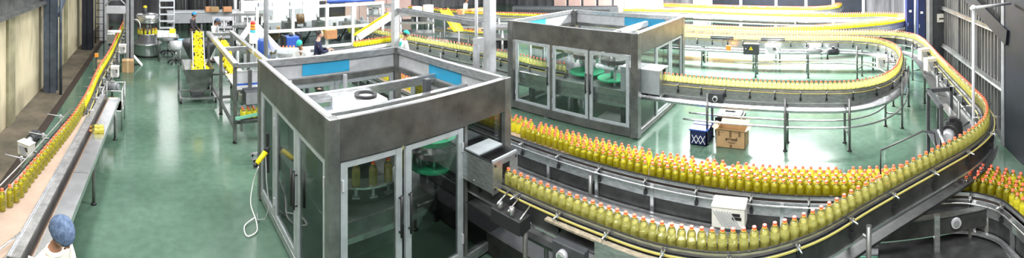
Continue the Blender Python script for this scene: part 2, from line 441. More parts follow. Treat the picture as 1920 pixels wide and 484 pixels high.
# light of the hall: roof lamps and added fill lamps above the lines, daylight from the loading side at the far end
w = bpy.data.worlds.new('hall'); SC.world = w; w.use_nodes = True
w.node_tree.nodes['Background'].inputs[0].default_value = (.92,.95,1.0,1); w.node_tree.nodes['Background'].inputs[1].default_value = WORLD
def lamp(x, y, z, sx, sy, e, col=(1,1,1), rot=(0,0,0)):
    l = bpy.data.lights.new('area_lamp','AREA'); l.shape='RECTANGLE'; l.size=sx; l.size_y=sy; l.energy=e; l.color=col
    o = bpy.data.objects.new('area_lamp',l); COL.objects.link(o); o.location=(x,y,z); o.rotation_euler=rot; return o
for a in LAMPS: lamp(*a)
SC.view_settings.view_transform='Standard'; SC.view_settings.look='None'; SC.view_settings.gamma=1; SC.view_settings.use_curve_mapping=False
SC.view_settings.exposure=EXPO
SC.cycles.transparent_max_bounces=20; SC.cycles.max_bounces=10; SC.cycles.transmission_bounces=10
# ================================================================ machine guards
Z = V((0,0,1))
def door(t, o, u, n, w, z0=.18, z1=1.88, hs=None, pane='pane', name='door', fw=.085):
    """framed clear door in plan frame o,u (along) n (outward); hs: handle at 0 = start, 1 = end"""
    m = MB()
    m.fbox(o,u,n,0,fw,-.02,.025,z0,z1); m.fbox(o,u,n,w-fw,w,-.02,.025,z0,z1)
    m.fbox(o,u,n,fw,w-fw,-.02,.022,z0,z0+.07); m.fbox(o,u,n,fw,w-fw,-.02,.022,z1-.07,z1)
    d = m.build(name,'alu',t,.004)
    MB().fbox(o,u,n,fw-.005,w-fw+.005,-.003,.003,z0+.065,z1-.065).build('pane',pane,d)
    if hs is not None:
        a = w-.02 if hs==0 else .02
        for z in (z0+.25, z1-.25): MB().fbox(o,u,n,a-.012,a+.012,.025,.045,z-.06,z+.06).build('hinge','grey_light',d)
    if hs is not None:
        c = V(o)+V(u)*(fw*.5 if hs==0 else w-fw*.5)+V(n)*.075
        MB().cyl(c+Z*.86,c+Z*1.34,.017,n=8).cyl(c+Z*.90,c-V(n)*.055+Z*.90,.011,n=6).cyl(c+Z*1.30,c-V(n)*.055+Z*1.30,.011,n=6).build('handle','black',d)
    return d
def guard(name, label, x0, x1, y0, y1, panel, zt=2.37, sk=1.90, p=.13):
    t = thing(name, label, 'machine guard', ((x0+x1)/2,(y0+y1)/2,0))
    for ax,ay in ((x0,y0),(x1-p,y0),(x0,y1-p),(x1-p,y1-p)):
        q = MB().box(ax,ax+p,ay,ay+p,.03,zt).build('post','steel_dark',t,.008)
        MB().cyl((ax+p/2,ay+p/2,0),(ax+p/2,ay+p/2,.04),.045).build('foot','black',q)
    e=.028
    for b in ((x0+p,x1-p,y0+.005,y0+.005+e),(x0+p,x1-p,y1-e-.005,y1-.005),(x0+.005,x0+.005+e,y0+p,y1-p),(x1-e-.005,x1-.005,y0+p,y1-p)):
        MB().box(*b,sk,zt-.005).build('skirt_panel',panel,t,.004)
    r=.10
    for b in ((x0+p,x1-p,y0+e,y0+r),(x0+p,x1-p,y1-r,y1-e),(x0+e,x0+r,y0+p,y1-p),(x1-r,x1-e,y0+p,y1-p)):
        MB().box(*b,zt-.12,zt).build('top_rail','steel',t,.006)
        MB().box(*b,sk,sk+.10).build('inner_rail','steel_dark',t,.006)
    for b in ((x0+p,x1-p,y0+.02,y0+.10),(x0+p,x1-p,y1-.10,y1-.02),(x0+.02,x0+.10,y0+p,y1-p),(x1-.10,x1-.02,y0+p,y1-p)):
        MB().box(*b,.05,.17).build('bottom_rail','steel_dark' if panel=='steel_panel_far' else 'steel',t,.006)
    return t
G1X0,G1X1,G1Y0,G1Y1 = 1.90,4.72,4.22,7.20
g1 = guard('machine_guard','dark steel guard enclosure around the bottle filler, yellow tool hanging on it',G1X0,G1X1,G1Y0,G1Y1,'steel_panel')
ex,ey = V((1,0,0)),V((0,1,0))
door(g1,(2.05,G1Y0+.05,0),ex,-ey,.80,hs=1); door(g1,(2.90,G1Y0+.05,0),ex,-ey,.91,hs=0)
MB().box(3.86,4.58,G1Y0+.05,G1Y0+.056,.17,1.90).build('fixed_pane','pane',g1)
MB().box(3.83,3.88,G1Y0+.02,G1Y0+.08,.17,1.9).build('mullion','steel_dark',g1)
door(g1,(G1X0+.05,6.31,0),ey,-ex,.76,name='side_panel'); door(g1,(G1X0+.05,5.34,0),ey,-ex,.95,hs=0); door(g1,(G1X0+.05,4.37,0),ey,-ex,.95,hs=1)
for y in (4.40,5.55): 
    door(g1,(G1X1-.05,y,0),ey,ex,1.10,pane='pane',name='side_panel')
door(g1,(2.06,G1Y1-.05,0),ex,ey,1.25,name='side_panel'); door(g1,(3.33,G1Y1-.05,0),ex,ey,1.25,name='side_panel')
# inside faces of the skirt: pale liner with a blue sheet let into it
MB().box(2.03,4.59,G1Y1-.050,G1Y1-.034,2.0,2.26).build('liner','grey_light',g1)
MB().box(2.70,3.62,G1Y1-.062,G1Y1-.051,2.03,2.26).build('blue_sheet','blue_sheet',g1)
MB().box(G1X1-.050,G1X1-.034,4.35,7.07,2.0,2.26).build('liner','grey_light',g1)
MB().box(G1X1-.062,G1X1-.051,5.25,6.10,2.03,2.25).build('blue_sheet','blue_sheet',g1)
for y,z in ((5.15,2.0),(5.95,2.0)):
    b=MB().box(G1X0+.03,G1X1-.03,y-.045,y+.045,z-.04,z+.10).build('cross_beam','steel',g1,.006)
MB().box(2.40,2.46,7.0,7.06,.2,2.0).build('mullion','grey_light',g1); MB().box(3.45,3.51,7.0,7.06,.2,2.0).build('mullion','grey_light',g1)
MB().box(3.96,4.06,5.25,5.35,1.5,2.26).build('drive_post','charcoal',g1,.01)
m=MB().box(2.70,3.40,5.45,5.90,1.86,2.03); m.build('service_tray','white_paint',g1,.01)
MB().ring((3.12,5.62,0),.17,.12,2.06,2.10,28).build('hose_ring','black',g1)
# the filler inside
t=thing('machine_bed','dark steel machine bed inside the filler guard, under the carousel and green star wheel','machine',(3.3,5.8,0))
MB().box(2.12,4.50,4.66,7.0,.70,.93).build('bed','steel_dark',t,.015); MB().box(2.12,4.5,4.63,4.66,.68,.75).build('edge_strip','steel_bright',t)
for x in (2.3,4.3):
    for y in (4.8,6.8): l=MB().box(x-.06,x+.06,y-.06,y+.06,.04,.70).build('leg','steel_dark',t); MB().cyl((x,y,0),(x,y,.05),.06).build('foot','black',l)
MB().box(2.25,4.4,4.9,6.8,.30,.34).build('lower_tray','charcoal',t)
CC=V((2.92,5.48,0)); CR=.70
t=thing('filling_carousel','round bottle filling carousel behind the front door of the filler guard','machine',CC+Z*.93)
MB().lathe([(.55,.93),(.62,.95),(.62,1.12),(.66,1.16),(.66,1.20)],CC,40).build('drum','steel_dark',t)
MB().ring(CC,CR+.07,CR-.16,1.20,1.225,48).build('bottle_ring','steel_bright',t)
MB().cyl(CC+Z*1.2,CC+Z*1.92,.22,n=24).build('column','steel',t)
MB().ring(CC,CR+.05,CR-.22,1.66,1.78,48).build('filler_bowl','steel',t)
MB().cyl(CC+Z*1.78,CC+Z*1.84,.5,.46,n=36).build('bowl_lid','steel_bright',t)
noz=mesh_of(MB().cyl((0,0,1.49),(0,0,1.66),.014,n=8).cyl((0,0,1.54),(0,0,1.60),.026,n=8),'nozzle','steel_bright')
car=[]
for k in range(20):
    a=2*pi*k/20+.1; p=CC+V((CR*cos(a),CR*sin(a),0)); put(noz,'nozzle',t,p); car.append((p+Z*1.226,a))
fork=mesh_of(MB().box(-.03,.03,-.05,.05,1.06,1.08).box(-.008,.008,-.02,.02,1.06,1.2),'bottle_lift','steel')
for p,a in car: put(fork,'bottle_lift',t,(p.x,p.y,0),a)
SW=V((3.78,4.86,0))
t=thing('capping_turret','green star wheel turret with round hole behind the second front door','machine',SW+Z*.93)
MB().cyl(SW+Z*.93,SW+Z*1.62,.09,n=20).build('shaft','steel',t)
MB().ring(SW,.36,.09,1.20,1.23,40).build('star_wheel','green_plastic',t)
MB().ring(SW,.35,.17,1.56,1.62,40).build('guide_ring','green_plastic',t)
MB().ring(SW,.30,.1,1.36,1.44,40).build('gripper_plate','steel_dark',t)
for k in range(8):
    a=2*pi*k/8+.2; c=SW+V((.26*cos(a),.26*sin(a),0)); q=MB().cyl(c+Z*1.23,c+Z*1.56,.022,n=8).build('capping_head','steel',t)
    MB().cyl(c+Z*1.60,c+Z*1.635,.028,n=10).build('cap','cap_red',q)
S2=V((4.35,5.6,0))
t=thing('star_wheel','small green infeed star wheel deeper inside the filler guard','machine',S2+Z*.93)
MB().ring(S2,.27,.05,1.20,1.23,36).build('disc','green_plastic',t); MB().cyl(S2+Z*.93,S2+Z*1.4,.05,n=16).build('shaft','steel',t)
# covered outfeed
t=thing('bottle_tunnel','grey box tunnel with clear lid where bottles leave the filler guard','machine cover',(4.0,4.5,1.2))
m=MB().box(3.80,3.815,3.70,5.2,1.22,1.60).box(4.225,4.24,3.70,5.2,1.22,1.60); m.build('side_plate','steel',t)
MB().box(3.79,4.25,3.70,5.2,1.60,1.612).build('lid','acrylic',t)
MB().box(3.8,4.24,3.95,4.2,1.612,1.63).build('lid_frame','alu',t); MB().box(3.8,4.24,3.69,3.72,1.59,1.625).build('front_lip','alu',t)
m=MB().box(3.79,3.96,3.688,3.70,1.21,1.60).box(4.10,4.25,3.688,3.70,1.21,1.60).box(3.96,4.10,3.688,3.70,1.535,1.60); m.build('end_plate','steel',t)
for x,z in ((3.83,1.56),(3.83,1.28),(4.21,1.56),(4.21,1.28)): MB().cyl((x,3.675,z),(x,3.69,z),.014,n=8).build('bolt','black',t)
MB().box(3.72,4.22,4.30,5.1,.93,1.20).build('drive_box','charcoal',t,.01)
# hanging tool, cable and hose
c=V((1.83,6.42,1.1))
t=thing('hand_tool','yellow and black handheld tool hanging on the side of the filler guard','tool',c)
MB().cyl(c+V((-.17,-.08,-.10)),c+V((0,0,.03)),.035,.042,n=12).build('grip','yellow_bright',t)
MB().cyl(c+V((0,0,.03)),c+V((.05,.02,.10)),.045,.03,n=12).build('head','black',t)
MB().cyl(c+V((-.215,-.10,-.127)),c+V((-.17,-.08,-.10)),.02,.036,n=12).build('end_cap','black',t)
MB().bar(c+V((.03,.02,-.30)),c+V((.03,.02,.30)),.045,.05).build('hook_bar','black',t)
MB().tube([c+V((.0,.02,.06)),c+V((-.02,-.1,-.35)),c+V((.0,-.18,-.7)),c+V((-.03,-.08,-.95)),c+V((-.10,.1,-1.06)),c+V((-.06,.3,-1.08))],.008).build('cable','grey_light',t)
pts=[V((1.80,6.75,.75)),V((1.72,6.8,.45)),V((1.66,6.7,.2)),V((1.70,6.5,.03)),V((1.62,6.25,.02)),V((1.5,6.2,.02)),V((1.5,6.45,.02)),V((1.7,6.6,.04))]
single(MB().tube(smooth_path(pts,.05),.009),'hose','white_paint','looped white hose on the green floor by the filler guard','hose')

G2X0,G2X1,G2Y0,G2Y1 = 8.85,12.1,4.15,8.05
g2=guard('machine_guard','dark steel guard enclosure around the second machine, beyond the wide bottle belt',G2X0,G2X1,G2Y0,G2Y1,'steel_panel_far',2.40,1.90,.19)
for y0,w,h in ((4.38,1.06,1),(5.48,1.06,0),(6.62,1.16,0)): door(g2,(G2X0+.05,y0,0),ey,-ex,w,.24,1.88,hs=h)
MB().box(G2X0+.02,G2X0+.08,5.44,5.48,.17,1.9).build('mullion','steel_dark',g2); MB().box(G2X0+.02,G2X0+.08,6.54,6.62,.17,1.9).build('mullion','steel_dark',g2)
MB().box(G2X0,G2X0+.10,4.34,7.86,.05,.24).build('kick_plate','steel_panel_far',g2)
door(g2,(9.98,G2Y0+.05,0),ex,-ey,1.0,.18,1.88,name='side_panel',fw=.11); door(g2,(11.0,G2Y0+.05,0),ex,-ey,.92,.18,1.88,name='side_panel',fw=.11)
MB().box(9.05,9.98,G2Y0+.05,G2Y0+.056,.17,1.9).build('fixed_pane','pane',g2)
door(g2,(9.74,G2Y1-.05,0),ex,ey,.74,.18,1.88,name='side_panel'); door(g2,(10.5,G2Y1-.05,0),ex,ey,1.3,.18,1.88,name='side_panel')
for y in (4.4,6.1): door(g2,(G2X1-.05,y,0),ey,ex,1.6,.18,1.88,name='side_panel')
MB().box(9.06,11.9,G2Y1-.055,G2Y1-.038,2.0,2.28).build('liner','grey_light',g2)
MB().box(9.15,10.5,G2Y1-.067,G2Y1-.056,2.02,2.27).build('blue_sheet','cyan_sheet',g2)
MB().box(G2X1-.055,G2X1-.038,4.35,7.85,2.0,2.28).build('liner','grey_light',g2)
MB().box(G2X1-.067,G2X1-.056,4.75,6.1,2.02,2.27).build('blue_sheet','blue_sheet',g2)
for y in (4.75,5.35): MB().box(G2X0+.04,G2X1-.04,y-.06,y+.06,2.06,2.20).build('cross_beam','alu_white',g2,.006)
MB().cyl((9.55,5.05,2.2),(9.55,5.05,2.24),.16,n=20).box(9.4,9.7,5.0,5.1,2.24,2.28).build('hose_ring','black',g2)
t=thing('machine_bed','steel machine bed inside the far guard beneath green wear plates','machine',(10.3,6.1,0))
MB().box(9.05,11.7,4.45,7.8,.66,1.0).build('bed','steel',t,.015)
MB().box(9.03,9.05,4.45,7.8,.86,1.0).box(9.03,9.05,4.45,7.8,.62,.68).build('edge_strip','steel_bright',t)
for x in (9.25,11.5):
    for y in (4.7,7.5): l=MB().box(x-.06,x+.06,y-.06,y+.06,.04,.66).build('leg','steel_dark',t); MB().cyl((x,y,0),(x,y,.05),.06).build('foot','black',l)
for x,y,r in ((9.75,6.05,.46),(9.55,5.15,.40)):
    c=V((x,y,0)); t=thing('star_wheel','green plate star wheel in the far guard, '+('behind the middle door' if y>5.5 else 'behind the door next to the bottle exit'),'machine',(x,y,1.0))
    MB().ring(c,r,.08,1.10,1.13,36).build('disc','green_plastic',t); MB().cyl(c+Z*1.0,c+Z*1.75,.07,n=16).build('shaft','steel',t)
    MB().ring(c,r*.8,.07,1.5,1.6,36).build('head_plate','steel_dark',t)
    for k in range(8):
        a=2*pi*k/8; q=c+V((r*.68*cos(a),r*.68*sin(a),0)); MB().cyl(q+Z*1.38,q+Z*1.5,.03,n=8).cyl(q+Z*1.45,q+Z*1.5,.045,n=8).build('capping_head','steel_bright',t)
c=V((10.35,6.5,0)); t=thing('cap_sorter','shallow perforated steel cap sorter bowl inside the far guard','machine',(10.35,6.5,1.0))
MB().cyl(c+Z*1.0,c+Z*1.45,.12,n=16).build('column','steel',t); MB().lathe([(.12,1.45),(.6,1.5),(.72,1.62),(.70,1.62),(.58,1.53),(.1,1.49)],c,36).build('bowl','steel',t)
t=thing('camera_arm','pale cylinder arm reaching over the star wheel in the far guard','machine',(9.35,5.0,1.0))
MB().box(9.32,9.38,4.97,5.03,1.0,1.85).build('post','alu',t); MB().cyl((9.3,5.0,1.40),(9.2,5.4,1.46),.05,n=12).build('arm','alu_white',t); MB().ball((9.2,5.4,1.46),.06).build('knob','white_paint',t)
t=thing('floor_tray','pale tray on the floor beneath the far guard machine','tray',(9.5,5.1,.05)); MB().box(9.25,9.8,4.7,5.5,.03,.14).build('pan','grey_light',t,.01)
MB().box(9.27,9.78,4.72,5.48,.14,.15).build('liner','white_paint',t)
t=thing('bottle_tunnel','grey box tunnel where single-file bottles leave the far guard','machine cover',(9.42,4.2,1.2))
m=MB().box(9.16,9.18,3.75,4.75,.98,1.52).box(9.66,9.68,3.75,4.75,.98,1.52); m.build('side_plate','alu',t)
MB().box(9.15,9.69,3.75,4.75,1.52,1.54).build('lid','alu_white',t)
MB().box(9.15,9.69,3.74,3.75,.92,1.2).box(9.15,9.32,3.74,3.75,1.2,1.53).box(9.52,9.69,3.74,3.75,1.2,1.53).build('end_plate','steel',t)
# ================================================================ bottle lines
def bracket_mesh(hw, gh):
    m = MB()
    m.cyl((0,-hw-.02,gh),(0,-hw-.17,gh),.009,n=6)
    m.box(-.018,.018,-hw-.10,-hw-.06,gh-.02,gh+.02)
    m.mat(1).cyl((0,-hw-.08,-.16),(0,-hw-.08,gh+.05),.010,n=6).box(-.022,.022,-hw-.10,-hw-.045,-.17,-.11)
    return mesh_of(m,'bracket',['steel_bright','black'])
FOOT = None
def leg_part(t, x, y, z, r=.03):
    l = MB().cyl((x,y,.03),(x,y,z),r,n=10).build('leg','steel_dark',t)
    MB().cyl((x,y,0),(x,y,.035),.055,.03,n=10).build('foot','black',l); return l
def conveyor(name, label, path, hw, belt='chain', side=.20, gh=.07, gdepth=.05, legs=(), brackets=.6, tray=.40, guide='steel', legr=.03,
             plate='steel', tie=None, wear=True, cat='conveyor', group=None, bsides=(-1,1), legoff=None, legz=.22, tw=None, traym='steel'):
    tw = hw+.03 if tw is None else tw
    p0 = path[len(path)//2]; t = thing(name, label, cat, (p0.x,p0.y,0), group)
    MB().strip(path,-hw,hw,-.03,0).build('belt',belt,t)
    for s in (-1,1):
        a = s*(hw+.045); MB().strip(path,min(a,a+s*.012),max(a,a+s*.012),-side,-.012).build('side_plate',plate,t)
        g = s*(hw+.006); MB().strip(path,min(g,g+s*.012),max(g,g+s*.012),gh-gdepth/2,gh+gdepth/2).build('guide_rail',guide,t)
        m = MB()
        for zz in (gh-gdepth/2-.008, gh+gdepth/2): m.strip(path,min(g-s*.004,g+s*.018),max(g-s*.004,g+s*.018),zz,zz+.008)
        m.build('rail_edge','black',t)
        if wear:
            w=s*(hw+.065); MB().strip(path,w-.007,w+.007,-.028,-.012).build('wear_strip','wear_yellow',t)
            MB().strip(path,w-.006,w+.010,-side-.012,-side+.008).build('flange','steel_bright',t)
    if brackets:
        bm_ = bracket_mesh(hw, gh)
        for i,(p,h) in enumerate(sample(path, brackets, .25)):
            for s in bsides: put(bm_, 'bracket', t, p, h if s<0 else h+pi) if True else None
    if tray:
        m = MB().sweep(path,[(-tw,-tray),(tw,-tray),(tw+.03,-tray+.06),(tw+.02,-tray+.06),(tw-.005,-tray+.012),(-tw+.005,-tray+.012),(-tw-.02,-tray+.06),(-tw-.03,-tray+.06)])
        m.build('drip_tray',traym,t)
    lo = hw+.09 if legoff is None else legoff
    prev = None
    for d in legs:
        q = sample(path, 1e9, d)
        if not q: continue
        p,h = q[0]; n = V((-sin(h),cos(h),0)); pair=[]
        for s in (-1,1):
            c = p+n*(s*lo); leg_part(t, c.x, c.y, p.z-.10, legr); pair.append(c)
        MB().cyl((pair[0].x,pair[0].y,p.z-legz-.02),(pair[1].x,pair[1].y,p.z-legz-.02),.02,n=8).build('cross_bar','steel_dark',t)
        MB().cyl((pair[0].x,pair[0].y,.33),(pair[1].x,pair[1].y,.33),.02,n=8).build('cross_bar','steel_dark',t)
    if tie:
        for s in (-1,1):
            q = offset(path, s*lo); a0,a1 = tie[0], tie[1]
            pp = [V((p.x,p.y,tie[2])) for p,h in sample(q,.3,a0,a1)]
            if len(pp)>1: MB().tube(pp,.022,8).build('tie_rail','steel',t)
    return t

L1 = smooth_path([(4.02,4.9,1.26),(4.02,3.6,1.26),(4.02,2.4,1.26),(4.0,1.5,1.27),(4.08,.75,1.31),(4.33,.2,1.35),(4.78,-.40,1.40),(5.05,-.85,1.45),(5.33,-1.36,1.50),(5.60,-1.82,1.53),(6.02,-2.25,1.54),
   (6.6,-2.5,1.54),(7.4,-2.58,1.53),(8.7,-2.64,1.51),(10.7,-2.78,1.43),(12.0,-2.89,1.38),(13.7,-3.0,1.32),(14.8,-2.93,1.27),(15.6,-2.5,1.24),(16.05,-1.75,1.22),(16.2,-.5,1.22),(16.2,3,1.22),(16.2,9.5,1.22)])
line1=conveyor('bottle_conveyor','long single-file bottle conveyor curving from the filler guard along the corrugated wall',L1,.055,side=.24,gh=.012,gdepth=.05,
   legs=(1.7,3.6,5.4,9.6,11.6,13.8,16.2,18.5,21,23,25),brackets=.62,tray=0,legoff=.2,plate='frame_steel')
def tray_on(t,path,tw,tray,mt):
    MB().sweep(path,[(-tw,-tray),(tw,-tray),(tw+.03,-tray+.06),(tw+.02,-tray+.06),(tw-.005,-tray+.012),(-tw+.005,-tray+.012),(-tw-.02,-tray+.06),(-tw-.03,-tray+.06)]).build('drip_tray',mt,t)
tray_on(line1,[p for p in L1 if p.x<6.4],.14,.42,'frame_steel'); tray_on(line1,[p+V((0,.12,0)) for p in L1 if 6.4<=p.x<15.6],.14,.55,'steel_dark'); tray_on(line1,[p for p in L1 if p.x>=15.6],.16,.45,'steel')
near=[p for p in L1 if 1.35<p.y<3.0 and p.x<4.3]
MB().strip(near,.128,.19,-.07,-.05).build('return_chain','chain_tan',line1); MB().strip([p for p in near if p.y<2.35],.19,.20,-.25,-.05).build('chain_cover','steel',line1)
L2 = smooth_path([(9.42,4.7,1.22),(9.42,3,1.22),(9.42,1.4,1.22),(9.42,.1,1.22),(9.47,-.5,1.22),(9.8,-1.12,1.22),(10.4,-1.55,1.22),(11.3,-1.85,1.22),(12.6,-2.08,1.22),(13.7,-1.98,1.22),(14.6,-1.5,1.22),(15.0,-.8,1.22),(15.08,.2,1.22),(15.0,2,1.22),(14.9,5,1.22),(14.8,9,1.22)])
conveyor('bottle_conveyor','single-file bottle conveyor looping from the far guard in a wide bend above open green floor',L2,.055,side=.24,gh=.012,gdepth=.05,
   legs=(2.06,3.78,5.1,6.7,8.2,9.8,11.6,13.4,15.2),brackets=.55,tray=.42,legoff=.21,tw=.18,tie=(1.5,15.5,.50))
LW = smooth_path([(5.95,11,.95),(5.95,8.5,.95),(5.94,6,.95),(5.93,3.5,.95),(5.92,1.2,.95),(5.9,-.5,.95),(5.86,-1.35,.95),(5.68,-1.98,.95),(5.28,-2.38,.95),(4.7,-2.52,.95),(3.6,-2.54,.95),(2.6,-2.54,.95)])
wide=conveyor('wide_conveyor','wide mass-flow conveyor packed with yellow oil bottles passing under the single-file line',LW,.26,belt='belt_brown',side=.20,gh=.03,gdepth=.05,
   legs=(1.6,3.6,5.6,7.6,9.6,11.2,13.0),brackets=.75,tray=.46,wear=False,plate='steel',traym='frame_steel')
for s in (-1,1):
    MB().strip(LW,s*.34-.03,s*.34+.03,-.44,-.40).build('lower_rail','steel',wide)
    MB().tube(offset([p+Z*-.045 for p in LW],s*.36),.012,6).build('rod','steel_bright',wide)
MB().strip(LW,.285,.30,-.47,-.18).build('skirt_plate','frame_steel',wide); MB().strip(LW,-.30,-.285,-.47,-.18).build('skirt_plate','frame_steel',wide)
st=mesh_of(MB().box(-.025,.025,-.35,-.31,-.42,-.02),'strut','steel_bright')
for p,h in sample(LW,.9,.5):
    for s in (0,pi): put(st,'strut',wide,p,h+s)
# shallow return trough between the wide belt and the single-file line
t=thing('dark_pan','long dark pan added to darken the floor between the wide belt and single-file line','pan',(4.95,2.5,0))  # dark sheet added to darken the gap over the bright floor
MB().box(4.30,5.62,-.9,6.5,.02,.26).build('pan','charcoal',t,.01); MB().box(4.27,4.30,-.9,6.5,.02,.30).build('rim','frame_steel',t); MB().box(4.9,4.94,-.9,6.5,.26,.28).build('rib','frame_steel',t)
pt=[V((5.35,y,.52)) for y in (5.5,4,3,2,1.2,.4)]; pt=smooth_path(pt+[V((5.30,-.2,.52)),V((5.25,-.6,.52))],.2)
t=thing('return_trough','low grey trough with green edge strip between the wide belt and single-file line','trough',(5.35,2,0))
MB().sweep(pt,[(-.10,.0),(.12,.0),(.14,.06),(.12,.06),(.11,.015),(-.09,.015),(-.10,.06),(-.12,.06)]).build('channel','steel',t)
MB().strip(pt,.145,.17,.03,.06).build('edge_strip','green_light',t)
for y in (4.2,1.9,0): 
    for x in (5.22,5.45): leg_part(t,x,y,.53,.025)
LM = smooth_path([(16.9,9,1.1),(17.2,5.7,1.1),(17.25,3.7,1.1),(17.2,2.7,1.1),(17.7,1.2,1.1),(18.35,-.4,1.1),(19.0,-1.8,1.1),(19.7,-2.9,1.1),(20.5,-3.55,1.1),(21.4,-3.65,1.1),(21.95,-3.0,1.1),(22.0,-.7,1.1),(22.1,1.5,1.1),(22.4,4.7,1.1),(22.6,7.5,1.1),(21.9,11.1,1.1)])
conveyor('wide_conveyor','far wide conveyor loop packed with bright yellow bottles near the blue cabinets',LM,.26,belt='belt_brown',side=.2,gh=.03,legs=(1,4,7,9,11,14,17,20),brackets=0,tray=.4,wear=False)
LT = smooth_path([(24.9,12,1.1),(25.0,8,1.1),(24.9,3,1.1),(25,.6,1.1),(25.6,-.2,1.1),(27.2,-.6,1.1)])
conveyor('wide_conveyor','most distant wide conveyor of yellow bottles, below the window band',LT,.26,belt='belt_brown',side=.2,gh=.03,legs=(1,5,9,12),brackets=0,tray=0,wear=False)
LI = smooth_path([(8.5,15.5,1.1),(8.8,13.4,1.1),(9.2,11,1.1),(9.38,9.6,1.1),(9.4,8.2,1.1),(9.3,7.2,1.1),(9.3,6.4,1.1)])
conveyor('bottle_conveyor','single-file infeed conveyor leading bottles past two grey pillars into the far guard',LI,.055,side=.26,gh=.045,gdepth=.05,legs=(.6,2.6,4.4,6.2),brackets=.6,tray=.42,legoff=.2)
LB = smooth_path([(14.6,21,1.1),(15.2,18.6,1.1),(15.9,16.3,1.1),(16.7,14.8,1.1),(17.8,12.6,1.1)])
conveyor('bottle_conveyor','distant conveyor of bottles in front of orange cartons, behind the far guard',LB,.10,side=.22,gh=.045,legs=(1,4,7),brackets=0,tray=.4)

# ---------------------------------------------------------------- bottles
BR=.048
RIB=[(.041,0),(.047,.006),(BR,.016),(BR,.034),(.0455,.040),(BR,.046),(BR,.064),(.0455,.070),(BR,.076),(BR,.094),(.0455,.100),(BR,.106),(BR,.128),(.0470,.146),(.041,.168)]
def bottle_proto(oil, marks=False, k=1.0, n=20):
    o = MB().lathe([(r,z*k) for r,z in RIB]+[(.030,.186*k),(.020,.194*k),(.0195,.203*k)],(0,0,0),n).build('oil_bottle','pet')
    MB().lathe([(r-.0016,z*k+.002) for r,z in RIB[:-2]]+[(.0450,.147*k)],(0,0,0),n).build('oil',oil,o)
    c = MB().mat(1).lathe([(.0205,.196*k),(.0218,.197*k),(.0218,.204*k)],(0,0,0),16).mat(0).lathe([(.0205,.205*k),(.0212,.207*k),(.0212,.222*k),(.019,.226*k)],(0,0,0),16).build('cap',['cap_red','cap_amber'],o)
    if marks:
        for side in ((-.5,-.18,.18,.5),(2.6,2.95,3.3,3.6)):
          m=MB()
          for a in side:
            for z in (.07,.092):
                d=V((cos(a),sin(a),0)); q=V((-sin(a),cos(a),0)); m.hexa([d*.0472+q*u+Z*zz for zz,u in ((z*k,-.005),(z*k,.005),(z*k+.014,.005),(z*k+.014,-.005))]+[d*.0492+q*u+Z*zz for zz,u in ((z*k,-.005),(z*k,.005),(z*k+.014,.005),(z*k+.014,-.005))])
          m.build('label_text','label_mark',o)
    return o
P_PALE_LIT=bottle_proto('oil_pale_lit'); P_GOLD=bottle_proto('oil'); P_LEFT=bottle_proto('oil_gold',True,1.22)  # pale and gold hold one oil, light and depth put into the colour
PROTO={k:(p,kids(p)) for k,p in (('pale',P_PALE_LIT),('gold',P_GOLD),('left',P_LEFT))}
FIRST=set()
def bottle(kind, loc, rz, label, group):
    p,ch = PROTO[kind]
    if kind not in FIRST: FIRST.add(kind); o=p
    else:
        o=p.copy(); COL.objects.link(o)
        for c in ch:
            d=c.copy(); d.parent=o; COL.objects.link(d)
    o.location=loc; o.rotation_euler=(0,0,rz); return tag(o,label,'bottle',group)
MASS=[]   # the far majority: (place, scale of height)
count=0
# single file on the long conveyor
for i,(p,h) in enumerate(sample(L1,.1015,1.26),1):
    if i<=78:
        bottle('pale',p,random.uniform(0,6),'oil bottle, %s from the guard tunnel in the long single-file row'%nth(i),'single-file bottles leaving the filler guard'); count+=1
    else: MASS.append((p,1.0,0))
# packed lanes on the wide belt
LANES=[.200,.103,.006,-.091,-.188]
for li,o in enumerate(LANES):
    j=0
    for p,h in sample(offset(LW,o),.116,1.0+.058*(li%2)+random.uniform(0,.02)):
        y=p.y
        if li==0 and y>3.9 and p.x>5 : continue
        if li==1 and y>5.0: continue
        if li==4 and y>1.2 and random.random()<.12: continue
        if random.random()<.015: continue
        q=p+V((random.uniform(-.004,.004),random.uniform(-.009,.009),0))
        if y>6.2 or (p.x<5.05 and y<-1): 
            MASS.append((q,1.0,1)); continue
        j+=1
        if li<2 or (li==2 and y<3.4 and y>-1.3):
            lab='yellow bottle on the wide belt, %s lane inward, %s from the far end'%(nth(li+1),nth(j))
            bottle('gold',q,random.uniform(0,6),lab,'bottles packed on the wide belt'); count+=1
        else: MASS.append((q,1.0,1))
# left conveyor bottles
BL=[at(-12,402,.92),at(20,386,.92),at(60,339,.92),at(100,289,.92),at(140,236,.92),at(165,190,.92),at(181,152,.92),at(205,110,.92),at(222,72,.92),at(233,46,.92)]
PLEFT=smooth_path(BL,.1)
for i,(p,h) in enumerate(sample(PLEFT,.135,.0),1):
    if i<=30: bottle('left',p,h-pi/2+random.uniform(-.3,.3),'golden labelled oil bottle on the brown belt, %s from the hair-netted worker'%nth(i),'labelled bottles on the brown belt'); count+=1
    else: MASS.append((p,1.22,2))
